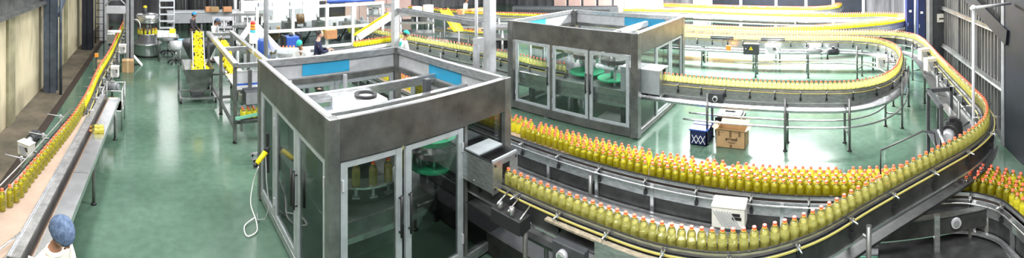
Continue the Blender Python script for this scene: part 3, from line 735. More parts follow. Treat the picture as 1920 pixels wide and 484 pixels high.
# bottles held by the carousel
for i,(p,a) in enumerate(car,1):
    side='behind the first front door' if p.y<CC.y and p.x>2.5 else ('behind the side doors' if p.x<2.6 else 'at the far side of the ring')
    if p.y<CC.y+.15 and p.x<CC.x+.6:
        b_=bottle('pale',p,a,'oil bottle in the filling carousel, %s of the ring, %s'%(nth(i),side),'bottles in the filling carousel'); b_.scale=(1.15,1.15,1.28); count+=1
    else: MASS.append((p,1.0,0))
for p,h in sample(L2,.1015,.98): MASS.append((p,1.0,0))
for p,h in sample(LI,.13,.0): MASS.append((p,1.3,0))
for o in (-.05,.05):
    for p,h in sample(offset(LB,o),.12): MASS.append((p,1.0,1))
for L_ in (LM,LT):
    for k,o in enumerate(LANES):
        for p,h in sample(offset(L_,o),.112,.056*(k%2)): MASS.append((p,1.0,1))
def mass(name, items, label):
    """all the remaining bottles, too many to list, in one object"""
    prof=[(.042,0),(BR,.012),(BR,.06),(.0455,.068),(BR,.076),(BR,.128),(.0470,.148)]
    neck=[(.0470,.148),(.041,.168),(.030,.186),(.020,.195),(.0195,.202)]
    cap=[(.022,.198),(.022,.221),(.0,.226)]
    n=12; cs=[(cos(2*pi*j/n),sin(2*pi*j/n)) for j in range(n)]; vs=[]; fs=[]; ms=[]
    for p,k,kind in items:
        for pr,mi in ((prof,0 if kind==0 else (2 if kind==2 else 1)),(neck,3),(cap,4)):
            b=len(vs)
            nn = n if mi!=4 else 8
            cc = cs if mi!=4 else [(cos(2*pi*j/8),sin(2*pi*j/8)) for j in range(8)]
            for r,z in pr:
                for c,s in cc: vs.append((p.x+r*c,p.y+r*s,p.z+z*k))
            for i in range(len(pr)-1):
                for j in range(nn): fs.append((b+i*nn+j,b+i*nn+(j+1)%nn,b+(i+1)*nn+(j+1)%nn,b+(i+1)*nn+j)); ms.append(mi)
            if mi<3:
                fs.append(tuple(b+j for j in range(nn-1,-1,-1))); ms.append(mi)
                fs.append(tuple(b+(len(pr)-1)*nn+j for j in range(nn))); ms.append(mi)
    me=bpy.data.meshes.new(name); me.from_pydata(vs,[],fs)
    for q in ('oil_pale_lit','oil','oil_gold','pet','cap_red'): me.materials.append(MATS[q])
    me.polygons.foreach_set('material_index',ms); me.polygons.foreach_set('use_smooth',[True]*len(fs)); me.update()
    o=bpy.data.objects.new(name,me); COL.objects.link(o); return tag(o,label,'bottles',kind='stuff')
# ================================================================ brown belt line along the left wall
t=thing('belt_table','wide tan-brown slat belt carrying labelled bottles, beside the steel side tray','conveyor',(-1.6,6,0))
poly=[(-2.25,3.0),(-1.55,3.0),(-1.215,8.07),(-1.17,8.75),(-1.46,8.75),(-1.55,8.2),(-1.75,6.6),(-1.95,5.2)]
MB().prism(poly,.885,.92).build('belt','belt_brown',t)
lft=[V((x,y,.92)) for x,y in ((-2.27,3.0),(-1.97,5.2),(-1.77,6.6),(-1.57,8.2),(-1.48,8.75))]; rgt=[V((x,y,.92)) for x,y in ((-1.55,3.0),(-1.215,8.07),(-1.17,8.75))]
MB().strip(lft,-.015,0,-.22,.01).build('side_plate','steel_dark',t)
MB().tube([p+V((-.01,0,.10)) for p in lft],.012,6).build('guide_rail','steel',t)
MB().strip(rgt,.0,.012,-.2,.012).build('side_plate','steel',t)
bk=mesh_of(MB().cyl((0,0,.10),(-.32,0,.13),.010,n=6).cyl((-.06,0,-.1),(-.06,0,.14),.012,n=6).box(-.08,-.04,-.02,.02,.08,.13),'bracket','grey_light')
for p,h in sample(lft,.95,.6): put(bk,'bracket',t,p+V((-.02,0,0)))
for y in (4.9,6.4,8.0):
    for s_ in (0,1):
        x=(-2.0+.16*(y-4.9) if s_==0 else -1.40+.066*(y-4.9)); leg_part(t,x,y,.89,.03)
t=thing('side_tray','long steel side tray beside the brown belt, with a dark slot along it','tray',(-1.0,6.8,0))
rt=lambda y: -1.215+.067*(y-8.07)
def band(o0,o1,y0,y1,z0,z1,nm,mt): MB().prism([(rt(y0)+o0,y0),(rt(y0)+o1,y0),(rt(y1)+o1,y1),(rt(y1)+o0,y1)],z0,z1).build(nm,mt,t)
band(.018,.15,4.45,10.2,.88,.90,'ledge','steel'); band(.145,.155,4.45,10.2,.72,.90,'inner_wall','steel_dark'); band(.155,.215,4.45,10.2,.74,.76,'slot_floor','gutter')
band(.215,.225,4.45,10.2,.74,.83,'inner_wall','tape_brown'); band(.225,.475,4.45,10.2,.80,.815,'pan','steel_bright'); band(.465,.48,4.45,10.2,.74,.84,'rim','steel_bright')
band(.225,.475,6.58,6.60,.814,.818,'seam','steel_dark'); band(.018,.48,4.43,4.45,.70,.90,'end_plate','steel_dark')
for y in (4.8,7.2,9.8):
    for o in (.06,.42): leg_part(t,rt(y)+o,y,.78,.028)
for k,(x,y,rz) in enumerate(((-.92,8.30,.1),(-.90,8.14,.16))):
    o=P_LEFT.copy(); COL.objects.link(o)
    for c in PROTO['left'][1]: d=c.copy(); d.parent=o; COL.objects.link(d)
    o.location=(x+.13,y,.865); o.rotation_euler=(0,-pi/2,rz)
    tag(o,'golden oil bottle lying flat on the steel side tray, the %s of the two'%('farther' if k==0 else 'closer'),'bottle','bottles lying on the side tray')
single(MB().tube([V((-1.70,3.9,.80)),V((-1.62,4.1,.95)),V((-1.50,4.35,1.03)),V((-1.36,4.62,1.06))],.012),'bent_rod','steel_bright','bent bright rod lying over the corner of the brown belt, next to the worker','rod')
# narrow continuation towards the round filler
PL2=[p for p in PLEFT if p.y>8.6]
conveyor('bottle_conveyor','narrow bottle conveyor running along the cream wall from the round filler to the brown belt',PL2,.06,belt='belt_brown',side=.16,gh=.05,gdepth=.03,legs=(.8,2.4,4.2,6.2,8.4,10.5),brackets=.8,tray=.5,legoff=.2,tw=.10)
def drive_unit(name,label,c,u,w,d,h,mt='bone',cat='control box',ribs=True,arm=None,mark=True):
    """cast drive housing: body, lid, cooling fins, terminal window"""
    u=V(u).normalized(); n=V((u.y,-u.x,0)); c=V(c); t=thing(name,label,cat,c-Z*h/2)
    MB().fbox(c,u,n,-w/2,w/2,-d/2,d/2,-h/2,h/2*.8).build('body',mt,t,.012)
    MB().fbox(c,u,n,-w/2-.008,w/2+.008,-d/2-.008,d/2+.008,h/2*.8,h/2).build('lid',mt,t,.01)
    if ribs:
        m=MB()
        for i in range(7):
            a=-w/2+.02+i*w*.085; m.bar(c+u*a+n*(d/2+.006)+Z*(h*.28),c+u*(a+w*.32)+n*(d/2+.006)-Z*(h*.40),.012,.010,up=n)
        m.build('cooling_fin','grey_light',t)
    if mark:
        m=MB().fbox(c,u,n,w*.12,w*.36,d/2,d/2+.008,h*.10,h*.22).fbox(c,u,n,w*.12,w*.40,d/2,d/2+.008,-h*.06,h*.06); m.build('window','black',t)
    if arm is not None: MB().cyl(c,arm,.02,n=8).build('bracket_arm','steel_dark',t)
    return t
drive_unit('drive_unit','off-white drive housing on the wall side of the brown belt',(-2.0,7.15,.86),(.9,-.45,0),.26,.17,.22,arm=(-1.72,7.1,.80))
drive_unit('drive_unit','off-white drive housing beside the narrow bottle conveyor, nearer the side tray',(-.84,12.1,.95),(1,-.1,0),.22,.18,.30,arm=(-1.15,12.1,.85))
drive_unit('drive_unit','off-white drive housing beside the narrow bottle conveyor, nearer the round filler',(-.78,14.9,1.0),(1,-.1,0),.24,.18,.30,arm=(-1.05,14.9,.85))
def motor(label,c,d,r=.09,l=.26,mt='charcoal',arm=None):
    c=V(c); d=V(d).normalized(); t=thing('electric_motor',label,'motor',c-Z*r)
    MB().cyl(c-d*l/2,c+d*l/2,r,n=18).build('housing',mt,t)
    m=MB()
    for k in range(5): q=c+d*(-l*.35+k*l*.15); m.cyl(q-d*.008,q+d*.008,r*1.07,n=18)
    m.build('cooling_fin',mt,t)
    MB().cyl(c+d*l/2,c+d*(l/2+.05),r*.8,r*.6,n=16).build('fan_cover','grey',t)
    MB().cyl(c-d*(l/2+.10),c-d*l/2,r*.45,r*.7,n=12).build('gearbox','grey_light',t)
    MB().box(c.x-.05,c.x+.05,c.y-.05,c.y+.05,c.z+r*.8,c.z+r*1.35).build('terminal_box',mt,t)
    if arm is not None: MB().cyl(c,arm,.022,n=8).build('mount','steel_dark',t)
    return t
motor('black motor behind the bottles on the wall side of the brown belt',(-2.02,7.75,.80),(.3,1,0),arm=(-1.66,7.75,.8))
motor('grey motor under the off-white housing of the narrow bottle conveyor',(-.86,11.5,.70),(.9,-.4,0),.11,.3,'grey',arm=(-1.2,11.5,.75))
t=thing('tube_frame','thin steel tube frame with pale sheets past the end of the side tray','frame',(-.85,10.7,0))
for x,y in ((-1.02,10.35),(-.55,10.35),(-.98,11.1),(-.52,11.1)): MB().cyl((x,y,0),(x,y,.95),.018,n=8).build('post','steel',t)
for a,b in (((-1.02,10.35),(-.55,10.35)),((-.98,11.1),(-.52,11.1)),((-1.02,10.35),(-.98,11.1)),((-.55,10.35),(-.52,11.1))):
    for z in (.93,.45): MB().cyl((*a,z),(*b,z),.014,n=6).build('rail','steel',t); MB().box(-.98,-.58,10.4,11.05,.46,.475).build('shelf','alu_white',t)
single(MB().box(-.9,-.66,10.5,10.6,.476,.70),'carton','cardboard_light','small tan carton standing in the thin tube frame','box',bevel=.004)
t=thing('post_sensor','thin black post with an orange sensor head by the narrow bottle conveyor','sensor',(-1.42,12.7,0))
MB().cyl((-1.42,12.7,0),(-1.42,12.7,1.2),.016,n=8).build('post','black',t); MB().box(-1.47,-1.37,12.66,12.74,1.2,1.3).build('head','orange',t)
for c,lab,s in (((-.62,15.75,0),'brown cardboard box on the floor near the grey column foot',.42),((-1.52,15.5,0),'brown cardboard box behind the narrow bottle conveyor legs',.40)):
    t=thing('cardboard_box',lab,'box',c); x,y,_=c
    MB().box(x-s/2,x+s/2,y-.2,y+.2,0,.42).build('carton','cardboard',t,.006); MB().box(x-.03,x+.03,y-.203,y+.203,-.0,.423).build('tape','cardboard_light',t)
single(MB().extr([(-.75,16.55,.0),(-.44,16.55,.34),(-.41,16.55,.34),(-.10,16.55,.0),(-.14,16.55,.0),(-.425,16.55,.31),(-.71,16.55,0)],(0,.35,0)),'folded_sheet','white_paint','white folded sheet propped like a tent by the round filler','sheet')
# sensor arch and round filler
t=thing('sensor_arch','grey sensor arch with box head over the narrow bottle conveyor','arch',(-1.25,18.8,0))
MB().box(-1.68,-.84,18.6,18.95,1.72,2.03).build('head','grey_light',t,.01)
for x in (-1.62,-.90): MB().box(x-.04,x+.04,18.74,18.82,0,1.72).build('post','steel',t)
MB().tube([V((-1.72,18.8,2.03)),V((-1.5,18.8,2.28)),V((-1.05,18.8,2.3)),V((-.8,18.8,2.03))],.025).build('hoop','steel',t)
t=thing('infeed_screw','bright steel infeed block where bottles reach the round filler','machine',(-1.0,17.2,0))
MB().box(-1.5,-1.16,16.95,17.4,.75,1.15).build('block','steel_bright',t,.02); MB().cyl((-1.48,17.15,1.2),(-.95,17.15,1.2),.06,n=12).build('screw','white_paint',t)
for x in (-1.42,-1.22): leg_part(t,x,17.2,.76,.03)
single(MB().tube(smooth_path([V((-.62,17.0,0)),V((-.62,17.0,1.45)),V((-.5,17.0,1.68)),V((-.3,17.0,1.68)),V((-.2,17.0,1.5)),V((-.2,17.0,1.3))],.08),.035),'bent_pipe','steel','bent steel pipe arching beside the round filler','pipe')
FC=V((.10,18.35,0))
t=thing('round_filler','round stainless filling machine with drum base in the distance by the cream wall','machine',FC)
MB().cyl(FC,FC+Z*.08,.52,n=32).build('base','black',t)
MB().lathe([(.55,.08),(.56,.1),(.56,.50),(.60,.52),(.60,.55)],FC,40).build('drum','steel_bright',t)
MB().lathe([(.40,.55),(.40,.92),(.46,.93),(.46,.95)],FC,36).build('waist','steel_bright',t)
MB().cyl(FC+Z*.95,FC+Z*1.42,.2,n=20).build('column','steel_dark',t)
MB().lathe([(.44,1.40),(.47,1.42),(.47,1.72),(.44,1.75),(.1,1.80)],FC,36).build('top_drum','steel_bright',t)
for k in range(14):
    a=2*pi*k/14; q=FC+V((.38*cos(a),.38*sin(a),0)); MB().cyl(q+Z*1.22,q+Z*1.4,.022,n=8).build('filling_valve','black',t)
    MASS.append((q+Z*.955,.9,1))
m=MB().cyl(FC+V((-.1,-.1,1.78)),FC+V((-.1,-.1,2.02)),.09,n=14); m.build('motor','charcoal',t); MB().lathe([(.09,2.02),(.07,2.1),(0,2.12)],FC+V((-.1,-.1,0)),14).build('motor_cap','yellow',t)
t=thing('transfer_table','small steel transfer table loaded with white and yellow packs to the right of the round filler'.replace('to the right of','beside'),'table',(.85,17.6,0))
MB().box(.45,1.35,17.2,17.9,.93,.97).build('top','steel',t)
for x in (.55,1.25):
    for y in (17.3,17.8): leg_part(t,x,y,.94,.025)
for k,(x,y,mt,lab) in enumerate(((.62,17.4,'white_paint','small white pack on the transfer table, next to the round filler'),(.85,17.35,'white_paint','white pack in the middle of the transfer table'),(1.08,17.3,'yellow','yellow-topped crate on the front of the transfer table'),(1.12,17.75,'yellow','yellow-topped crate at the back of the transfer table'))):
    t=thing('crate',lab,'crate',(x,y,.97)); MB().box(x-.13,x+.13,y-.12,y+.12,.97,1.13).build('body','white_paint',t,.006); MB().box(x-.12,x+.12,y-.11,y+.11,1.13,1.20).build('contents','yellow_bright' if mt=='yellow' else 'alu_white',t)
def pedestal(x,y,label):
    t=thing('pedestal_bin',label,'stand',(x,y,0))
    MB().lathe([(.20,.55),(.24,.60),(.24,.86),(.0,.88)],(x,y,0),24).build('drum','grey_light',t); MB().cyl((x,y,.1),(x,y,.55),.035,n=12).build('stem','steel',t)
    for k in range(5):
        a=2*pi*k/5+.3; e=V((x+.30*cos(a),y+.30*sin(a),.06)); l=MB().tube([V((x,y,.14)),V((x+.18*cos(a),y+.18*sin(a),.13)),e],.028,6).build('foot_arm','black',t); MB().ball(e-Z*.02,.038,n=8,m=6).build('caster','rubber',l)
pedestal(1.2,16.9,'grey round bin on a black five-star base, the closer of the pair'); pedestal(.98,18.6,'grey round bin on a black five-star base, behind its twin near the round filler')
# ================================================================ closure hopper and elevator
hx,hy=1.50,12.1
t=thing('closure_hopper','steel funnel hopper full of yellow closures on a low frame','hopper',(hx,hy+.4,0))
rim=[(hx-.46,hy,.98),(hx+.46,hy,.98),(hx+.40,hy+.95,1.05),(hx-.40,hy+.95,1.05)]; bot=[(hx-.18,hy+.22,.26),(hx+.18,hy+.22,.26),(hx+.18,hy+.58,.26),(hx-.18,hy+.58,.26)]
m=MB(); k=len(m.v); 
rin=[V(p)*1+ (V((hx,hy+.45,V(p).z))-V(p))*.03 for p in rim]; bin_=[V(p)+(V((hx,hy+.4,V(p).z))-V(p))*.06+Z*.02 for p in bot]
m.v+= [V(p) for p in bot]+[V(p) for p in rim]+rin+bin_
for i in range(4):
    j=(i+1)%4; m._f([i,j,4+j,4+i]); m._f([4+i,4+j,8+j,8+i]); m._f([8+i,8+j,12+j,12+i])
m._f([0,3,2,1]); m._f([12,13,14,15]); m.build('funnel','steel_dark',t)
MB().box(hx-.18,hx+.18,hy+.2,hy+.6,.12,.26).build('outlet','charcoal',t)
for x in (hx-.5,hx+.5): l=MB().box(x-.03,x+.03,hy+.05,hy+.85,.10,.16).build('base_rail','steel',t); MB().box(x-.025,x+.025,hy+.78,hy+.83,.16,.95).build('post','steel_dark',l)
MB().box(hx-.5,hx+.5,hy+.05,hy+.10,.12,.17).build('base_rail','steel',t); MB().box(hx-.5,hx+.5,hy+.78,hy+.83,.12,.17).build('base_rail','steel',t)
for x in (hx-.5,hx+.5):
    for y in (hy+.1,hy+.8): MB().cyl((x,y,0),(x,y,.10),.03,n=10).build('foot','black',t)
b0,b1=V((1.56,12.5,.80)),V((1.62,13.35,1.80))
t=thing('cleated_elevator','steep cleated elevator belt lifting yellow closures out of the funnel hopper','conveyor',(1.6,13.1,0))
d=(b1-b0).normalized(); MB().bar(b0-d*.25,b1,.30,.03).build('belt','charcoal',t)
for s in (-1,1): MB().bar(b0+V((s*.17,0,0))-d*.25,b1+V((s*.17,0,0)),.025,.14).build('side_rail','alu_white',t)
nrm=V((1,0,0)).cross(d).normalized(); nrm = nrm if nrm.z>0 else -nrm
for k in range(6): c=b0+d*(.1+k*.24); MB().bar(c+V((-.15,0,0))+nrm*.05,c+V((.15,0,0))+nrm*.05,.02,.08,up=nrm).build('cleat','charcoal',t)
for x in (1.42,1.80): MB().box(x-.03,x+.03,13.3,13.36,0,1.85).build('post','steel_dark',t)
def heap(name,label,fn,n,r=.035,mt='yellow_bright'):
    m=MB()
    for i in range(n):
        p=fn(i); a=random.uniform(0,6); q=V((cos(a),sin(a),random.uniform(-.6,.6))).normalized()
        m.cyl(p-q*r*.6,p+q*r*.6,r,r*.8,n=7)
    return single(m,name,mt,label,'closures') 
o=heap('closures','heaped yellow closures riding the cleated elevator belt',lambda i:b0+d*random.uniform(-.15,1.32)+V((random.uniform(-.13,.13),0,0))+nrm*random.uniform(.03,.09),330); o['kind']='stuff'
def in_hop(i):
    u,v=random.uniform(-1,1),random.uniform(0,1); return V((hx+.1+u*(.28-.1*v),hy+.22+v*.65,.80+.16*v+random.uniform(0,.05)))
o=heap('closures','loose yellow closures lying inside the funnel hopper',in_hop,240); o['kind']='stuff'
t=thing('tub','large dark round tub on legs behind the cleated elevator','tub',(1.95,14.4,0))
MB().lathe([(.32,.72),(.55,1.20),(.58,1.38),(.55,1.38),(.50,1.2),(.28,.78)],(1.80,14.3,0),28).build('bowl','charcoal',t)
for a in (0.6,2.2,3.8,5.2): MB().cyl((1.80+.4*cos(a),14.3+.4*sin(a),0),(1.8+.36*cos(a),14.3+.36*sin(a),.8),.03,n=8).build('leg','steel_dark',t)
# long framed cap feeder between the hopper and the filler guard
X0,X1,Y0,Y1=1.98,2.72,9.45,13.5
t=thing('cap_feeder','long grey steel frame machine standing between the funnel hopper and filler guard','machine',(2.3,11.4,0))
for x in (X0,X1):
    for y in (Y0,11.25,Y1):
        l=MB().box(x-.04,x+.04,y-.04,y+.04,.06,1.72).build('post','steel_dark',t,.004); MB().cyl((x,y,0),(x,y,.07),.055,.03,n=10).build('foot','black',l)
for x in (X0,X1): MB().box(x-.06,x+.06,Y0-.1,Y1+.1,1.70,1.80).build('top_rail','steel',t,.006); MB().box(x-.03,x+.03,Y0,Y1,.30,.36).build('lower_rail','steel_dark',t)
for y in (Y0,11.25,Y1): MB().box(X0,X1,y-.04,y+.04,1.66,1.76).build('cross_beam','steel',t,.004); MB().box(X0,X1,y-.03,y+.03,.42,.48).build('cross_beam','steel_dark',t)
MB().box(X0+.05,X1-.05,Y0+.02,Y0+.06,1.30,1.58).build('front_panel','grey_light',t,.004); MB().box(X0+.05,X1-.05,Y0+.015,Y0+.065,1.26,1.30).build('blue_edge','blue',t)
MB().box(X0+.04,X1-.04,Y0+.05,10.9,1.12,1.16).build('deck','steel',t)
MB().box(X0+.1,X1-.1,11.4,13.3,1.0,1.06).build('deck','grey_light',t)
MB().extr([(X0+.10,12.6,1.64),(X0+.42,12.6,1.64),(X0+.45,10.9,.98),(X0+.12,10.9,.98)],(0,-.02,-.03)).build('chute','steel',t)
for (x,y,z,r,h,mt) in ((2.2,9.75,.75,.08,.35,'steel'),(2.45,9.8,.72,.07,.36,'charcoal'),(2.55,10.3,.6,.10,.4,'steel'),(2.2,10.5,.6,.08,.5,'grey'),(2.35,12,1.06,.12,.3,'steel'),(2.5,12.6,1.06,.14,.35,'charcoal')):
    MB().cyl((x,y,z),(x,y,z+h),r,n=14).cyl((x,y,z+h),(x,y,z+h+.05),r*.6,n=12).build('actuator',mt,t)
m=MB()
for i in range(7): y=9.7+i*.17; m.cyl((X0+.1,y,1.10),(X1-.1,y,1.10),.03,n=8)
m.build('roller','steel',t)
o=heap('closures','yellow closures sliding down the chute inside the grey frame machine',lambda i:(lambda v:V((X0+.27+random.uniform(-.14,.14),12.55-v*1.6,1.66-v*.62+random.uniform(0,.05))))(random.uniform(0,1)),230); o['kind']='stuff'
t=thing('grey_motor_box','charcoal box hanging from the front corner of the grey frame machine','box',(2.32,9.25,.95)); MB().box(2.14,2.50,9.1,9.42,.93,1.22).build('body','charcoal',t,.01); MB().box(2.15,2.49,9.09,9.1,.95,1.20).build('cover','grey',t)
MB().box(2.28,2.36,9.42,9.47,1.0,1.6).build('hanger','steel_dark',t)
t=thing('sample_tray','green-edged tray of yellow bottles hung on the grey frame machine','tray',(2.3,9.5,.7))
MB().box(2.05,2.60,9.15,9.44,.60,.62).build('pan','charcoal',t); MB().bar((1.92,9.12,.66),(2.62,9.12,.74),.03,.06).build('green_edge','green_light',t); MB().box(2.5,2.54,9.3,9.34,.3,.6).build('strut','steel_dark',t); MB().box(2.08,2.12,9.3,9.34,.3,.6).build('strut','steel_dark',t)
for i in range(8): MASS.append((V((2.12+.12*(i%4),9.22+.12*(i//4),.625)),.9,1))
t=thing('signal_tower','stack light with red, amber and blue lenses on a white post','lamp',(2.58,10.2,1.8))
MB().cyl((2.58,10.2,1.76),(2.58,10.2,2.06),.02,n=8).build('pole','white_paint',t); MB().box(2.50,2.66,10.13,10.27,2.04,2.30).build('housing','white_paint',t,.008)
for z,mt in ((2.30,'cyan_sheet'),(2.36,'orange'),(2.44,'orange'),(2.50,'red')): MB().cyl((2.58,10.2,z),(2.58,10.2,z+.07),.06,n=14).build('lens',mt,t)
t=thing('floor_clutter','low pile of steel brackets on the floor at the filler guard corner','bracket pile',(2.25,8.3,0))
for k in range(3): MB().box(2.1,2.45,8.2+k*.14,8.28+k*.14,.02+k*.05,.06+k*.05).box(2.12,2.16,8.2+k*.14,8.28+k*.14,0,.05+k*.05).build('bracket','steel_bright',t)
# ================================================================ pillars and cable tray
def pillar(name,label,px,r,w,mt='steel'):
    c=pol(px,r); t=thing(name,label,'pillar',c); t['kind']='structure'
    MB().box(c.x-w/2,c.x+w/2,c.y-w/2,c.y+w/2,0,4.4).build('shaft',mt,t,.01); MB().box(c.x-w/2-.05,c.x+w/2+.05,c.y-w/2-.05,c.y+w/2+.05,0,.04).build('base_plate','steel_dark',t); return t
q=pillar('steel_pillar','square grey pillar carrying the far end of the cable tray, by the green-vested worker',741,15.7,.22,'grey_light')
pillar('steel_pillar','square grey pillar carrying the near end of the cable tray, just before the far guard',918,12.1,.26,'grey_light')
c=pol(893,11.7); t=thing('stand_pipe','slim vertical pipe with valve box next to the grey pillar by the far guard','pipe',c)
MB().cyl(c,c+Z*4.2,.045,n=10).build('pipe','grey_light',t); MB().cyl(c+Z*.3,c+Z*1.8,.09,n=12).build('sleeve','grey',t); MB().box(c.x-.05,c.x+.22,c.y-.08,c.y+.08,1.55,1.95).build('valve_box','grey_light',t)
m=MB().box(8.55,8.85,8.75,13.2,2.16,2.24).box(8.55,8.58,8.75,13.2,2.24,2.30).box(8.82,8.85,8.75,13.2,2.24,2.30); single(m,'cable_tray','grey','long grey cable tray running between the two square pillars','tray')
c=pol(499,12.6); single(MB().cyl(c,c+Z*4.2,.07,n=12),'stand_pipe','grey','grey vertical pipe behind the stack light machine, at the white chutes','pipe')
# ================================================================ packing hall behind the filler guard
YP=15.0
t=thing('packing_machine','long white-framed packing machine with clear panels behind the filler guard','machine',(6.5,16,0))
for x in (3.95,5.3,6.65,7.75,9.1):
    for y in (YP,17.4): MB().box(x-.05,x+.05,y-.05,y+.05,0,2.36).build('post','white_paint',t)
for y in (YP,17.4):
    for z in (.78,1.46,2.30): MB().box(3.9,9.15,y-.045,y+.045,z-.05,z+.05).build('rail','white_paint',t)
for x0,x1 in ((4.0,5.25),(5.35,6.6),(6.7,7.7),(7.8,9.05)): MB().box(x0,x1,YP-.004,YP+.004,1.52,2.25).build('pane','pane',t)
MB().box(3.95,9.1,15.15,17.3,.70,.82).build('bed','steel',t); MB().box(4.0,9.0,15.6,16.6,1.05,1.10).build('deck','steel_bright',t)
for k,(x,y,z,sx,sy,sz,mt) in enumerate(((4.5,16.2,1.1,.5,.4,.35,'charcoal'),(5.0,15.8,1.1,.35,.3,.25,'cardboard'),(5.6,16.3,1.1,.5,.5,.5,'steel_dark'),(6.2,16.1,1.1,.45,.4,.3,'grey'),(6.9,16.4,1.1,.4,.5,.45,'steel_dark'),(7.4,15.9,1.1,.35,.3,.25,'charcoal'),(8.1,16.3,1.1,.5,.4,.35,'steel_dark'),(8.7,16,1.1,.35,.4,.4,'grey'))):
    MB().box(x-sx/2,x+sx/2,y-sy/2,y+sy/2,z,z+sz).cyl((x,y,z+sz),(x,y,z+sz+.15),.07,n=10).build('module',mt,t,.01)
for i,x in enumerate((4.3,5.0,5.8,6.5,7.3,8.0,8.7)):
    MB().bar((x,15.3,.85),(x+.35,15.3,1.4),.05,.05).build('diagonal_arm','steel' if i%2 else 'black',t)
MB().cyl((5.95,15.9,1.55),(5.95,16.0,1.9),.16,n=14).build('reel','tape_brown',t)
for i,(px,r,mt,lab) in enumerate(((620,16.3,'cardboard_orange','orange carton inside the packing machine'),(510,16.0,'cardboard','brown carton inside the packing machine, next to the chutes'))):
    c=pol(px,r); t=thing('cardboard_box',lab,'box',c+Z*1.1); MB().box(c.x-.2,c.x+.2,c.y-.15,c.y+.15,1.10,1.42).build('carton',mt,t); MB().box(c.x-.2,c.x+.2,c.y-.02,c.y+.02,1.42,1.424).build('tape','cardboard_light',t)
for x in (7.2,7.28,8.0,8.1,8.2,8.3,8.4,8.5,8.6,6.75,6.85): MASS.append((V((x,15.75+random.uniform(-.1,.1),1.10)),1,1))
random.seed(11)
MB().box(4.0,9.05,17.28,17.34,.84,1.42).build('back_panel','grey_light',t)
for x0,x1 in ((4.0,5.25),(5.35,6.6),(6.7,7.7),(7.8,9.05)): MB().box(x0,x1,YP-.004,YP+.004,.84,1.42).build('pane','pane_dark',t)
for k in range(34):
    x=random.uniform(4.1,8.95); y=random.uniform(15.3,17.0); lo=random.random()<.5; z=.82 if lo else 1.10; w_=random.uniform(.06,.22); h_=random.uniform(.08,.3 if lo else .42)
    m=MB().box(x-w_,x+w_,y-.1,y+.1,z,z+h_)
    if k%3==0: m.cyl((x,y-.14,z+h_*.5),(x,y+.14,z+h_*.5),h_*.42,n=12)
    if k%3==1: m.cyl((x+w_*.5,y,z+h_),(x+w_*.5,y,z+h_+.2),.03,n=8)
    m.build('module',random.choice(['charcoal','grey','alu_white','steel_dark','black','steel','steel_blue']),t,.008)
t=thing('chute','white inverted-V chute rising to a peak behind the stack light','chute',(3.2,13.6,0))
P0,P1,P2,P3=pol(446,14,1.35),pol(473,14,2.0),pol(519,13.6,1.22),pol(560,13.6,1.20)
for a,b in ((P0,P1),(P1,P2)): l=MB().bar(a,b,.34,.16).build('limb','white_paint',t,.01); MB().bar(a+Z*.10,b+Z*.10,.03,.06).build('ridge','grey_light',l)
MB().bar(P2,P3,.34,.12).build('outlet','alu_white',t)
for p in (P0,P2,P3): MB().cyl((p.x,p.y,0),(p.x,p.y,p.z),.04,n=8).build('leg','white_paint',t)
c=pol(494,13.4); t=thing('drum','blue plastic drum standing under the white chute','drum',c)
MB().lathe([(.16,.0),(.18,.02),(.18,.9),(.16,.95)],c+Z*.65,20).build('barrel','blue',t); MB().box(c.x-.2,c.x+.2,c.y-.2,c.y+.2,0,.65).build('plinth','grey',t); MB().box(c.x+.02,c.x+.12,c.y-.19,c.y-.17,1.15,1.35).build('label_sheet','white_paint',t)
c=pol(546,15.0); t=thing('motor_cabinet','blue motor cabinet with a black frame, by the white outlet of the chute','machine',c)
MB().box(c.x-.24,c.x+.24,c.y-.2,c.y+.2,1.05,1.42).build('cover','blue',t,.03); MB().box(c.x-.32,c.x-.25,c.y-.2,c.y+.2,.9,1.45).build('side_frame','black',t); MB().box(c.x+.25,c.x+.32,c.y-.2,c.y+.2,.9,1.5).build('side_frame','black',t); MB().cyl((c.x,c.y,1.42),(c.x,c.y,1.52),.08,n=12).build('fan','charcoal',t); MB().box(c.x-.3,c.x+.3,c.y-.2,c.y+.2,0,1.05).build('pedestal','grey_light',t)
# outfeed table of yellow bundles behind the guard
LY=smooth_path([pol(508,14.0,1.05),pol(560,14.2,1.05),pol(640,14.7,1.05),pol(690,15.3,1.05),pol(735,16.0,1.05)],.2)
conveyor('bottle_conveyor','white-sided conveyor with yellow bottles behind the green-capped and navy-shirted workers',[p for p in LY],.12,belt='charcoal',side=.12,gh=-.02,gdepth=.02,legs=(.4,2,3.6),brackets=0,tray=0,plate='white_paint',wear=False)
for p,h in sample(LY,.115,.05,.75): MASS.append((p,.85,2)); MASS.append((p+V((.05,.11,0)),.85,2))
for p,h in sample(LY,.125,3.0,5.4): MASS.append((p,.85,2)); MASS.append((p+V((.0,.10,0)),.85,2))
a,b=pol(670,15.9,1.22),pol(735,16.3,1.98)
t=thing('incline_conveyor','inclined white conveyor with a yellow side strip beside the grey pillar','conveyor',(a.x,a.y,0))
MB().bar(a,b,.42,.20).build('frame','white_paint',t,.01); MB().bar(a+V((-.22,-.12,.10)),b+V((-.22,-.12,.10)),.06,.07).build('side_strip','yellow',t)
for p in (a,b): MB().cyl((p.x,p.y,0),(p.x,p.y,p.z),.045,n=8).build('leg','white_paint',t)
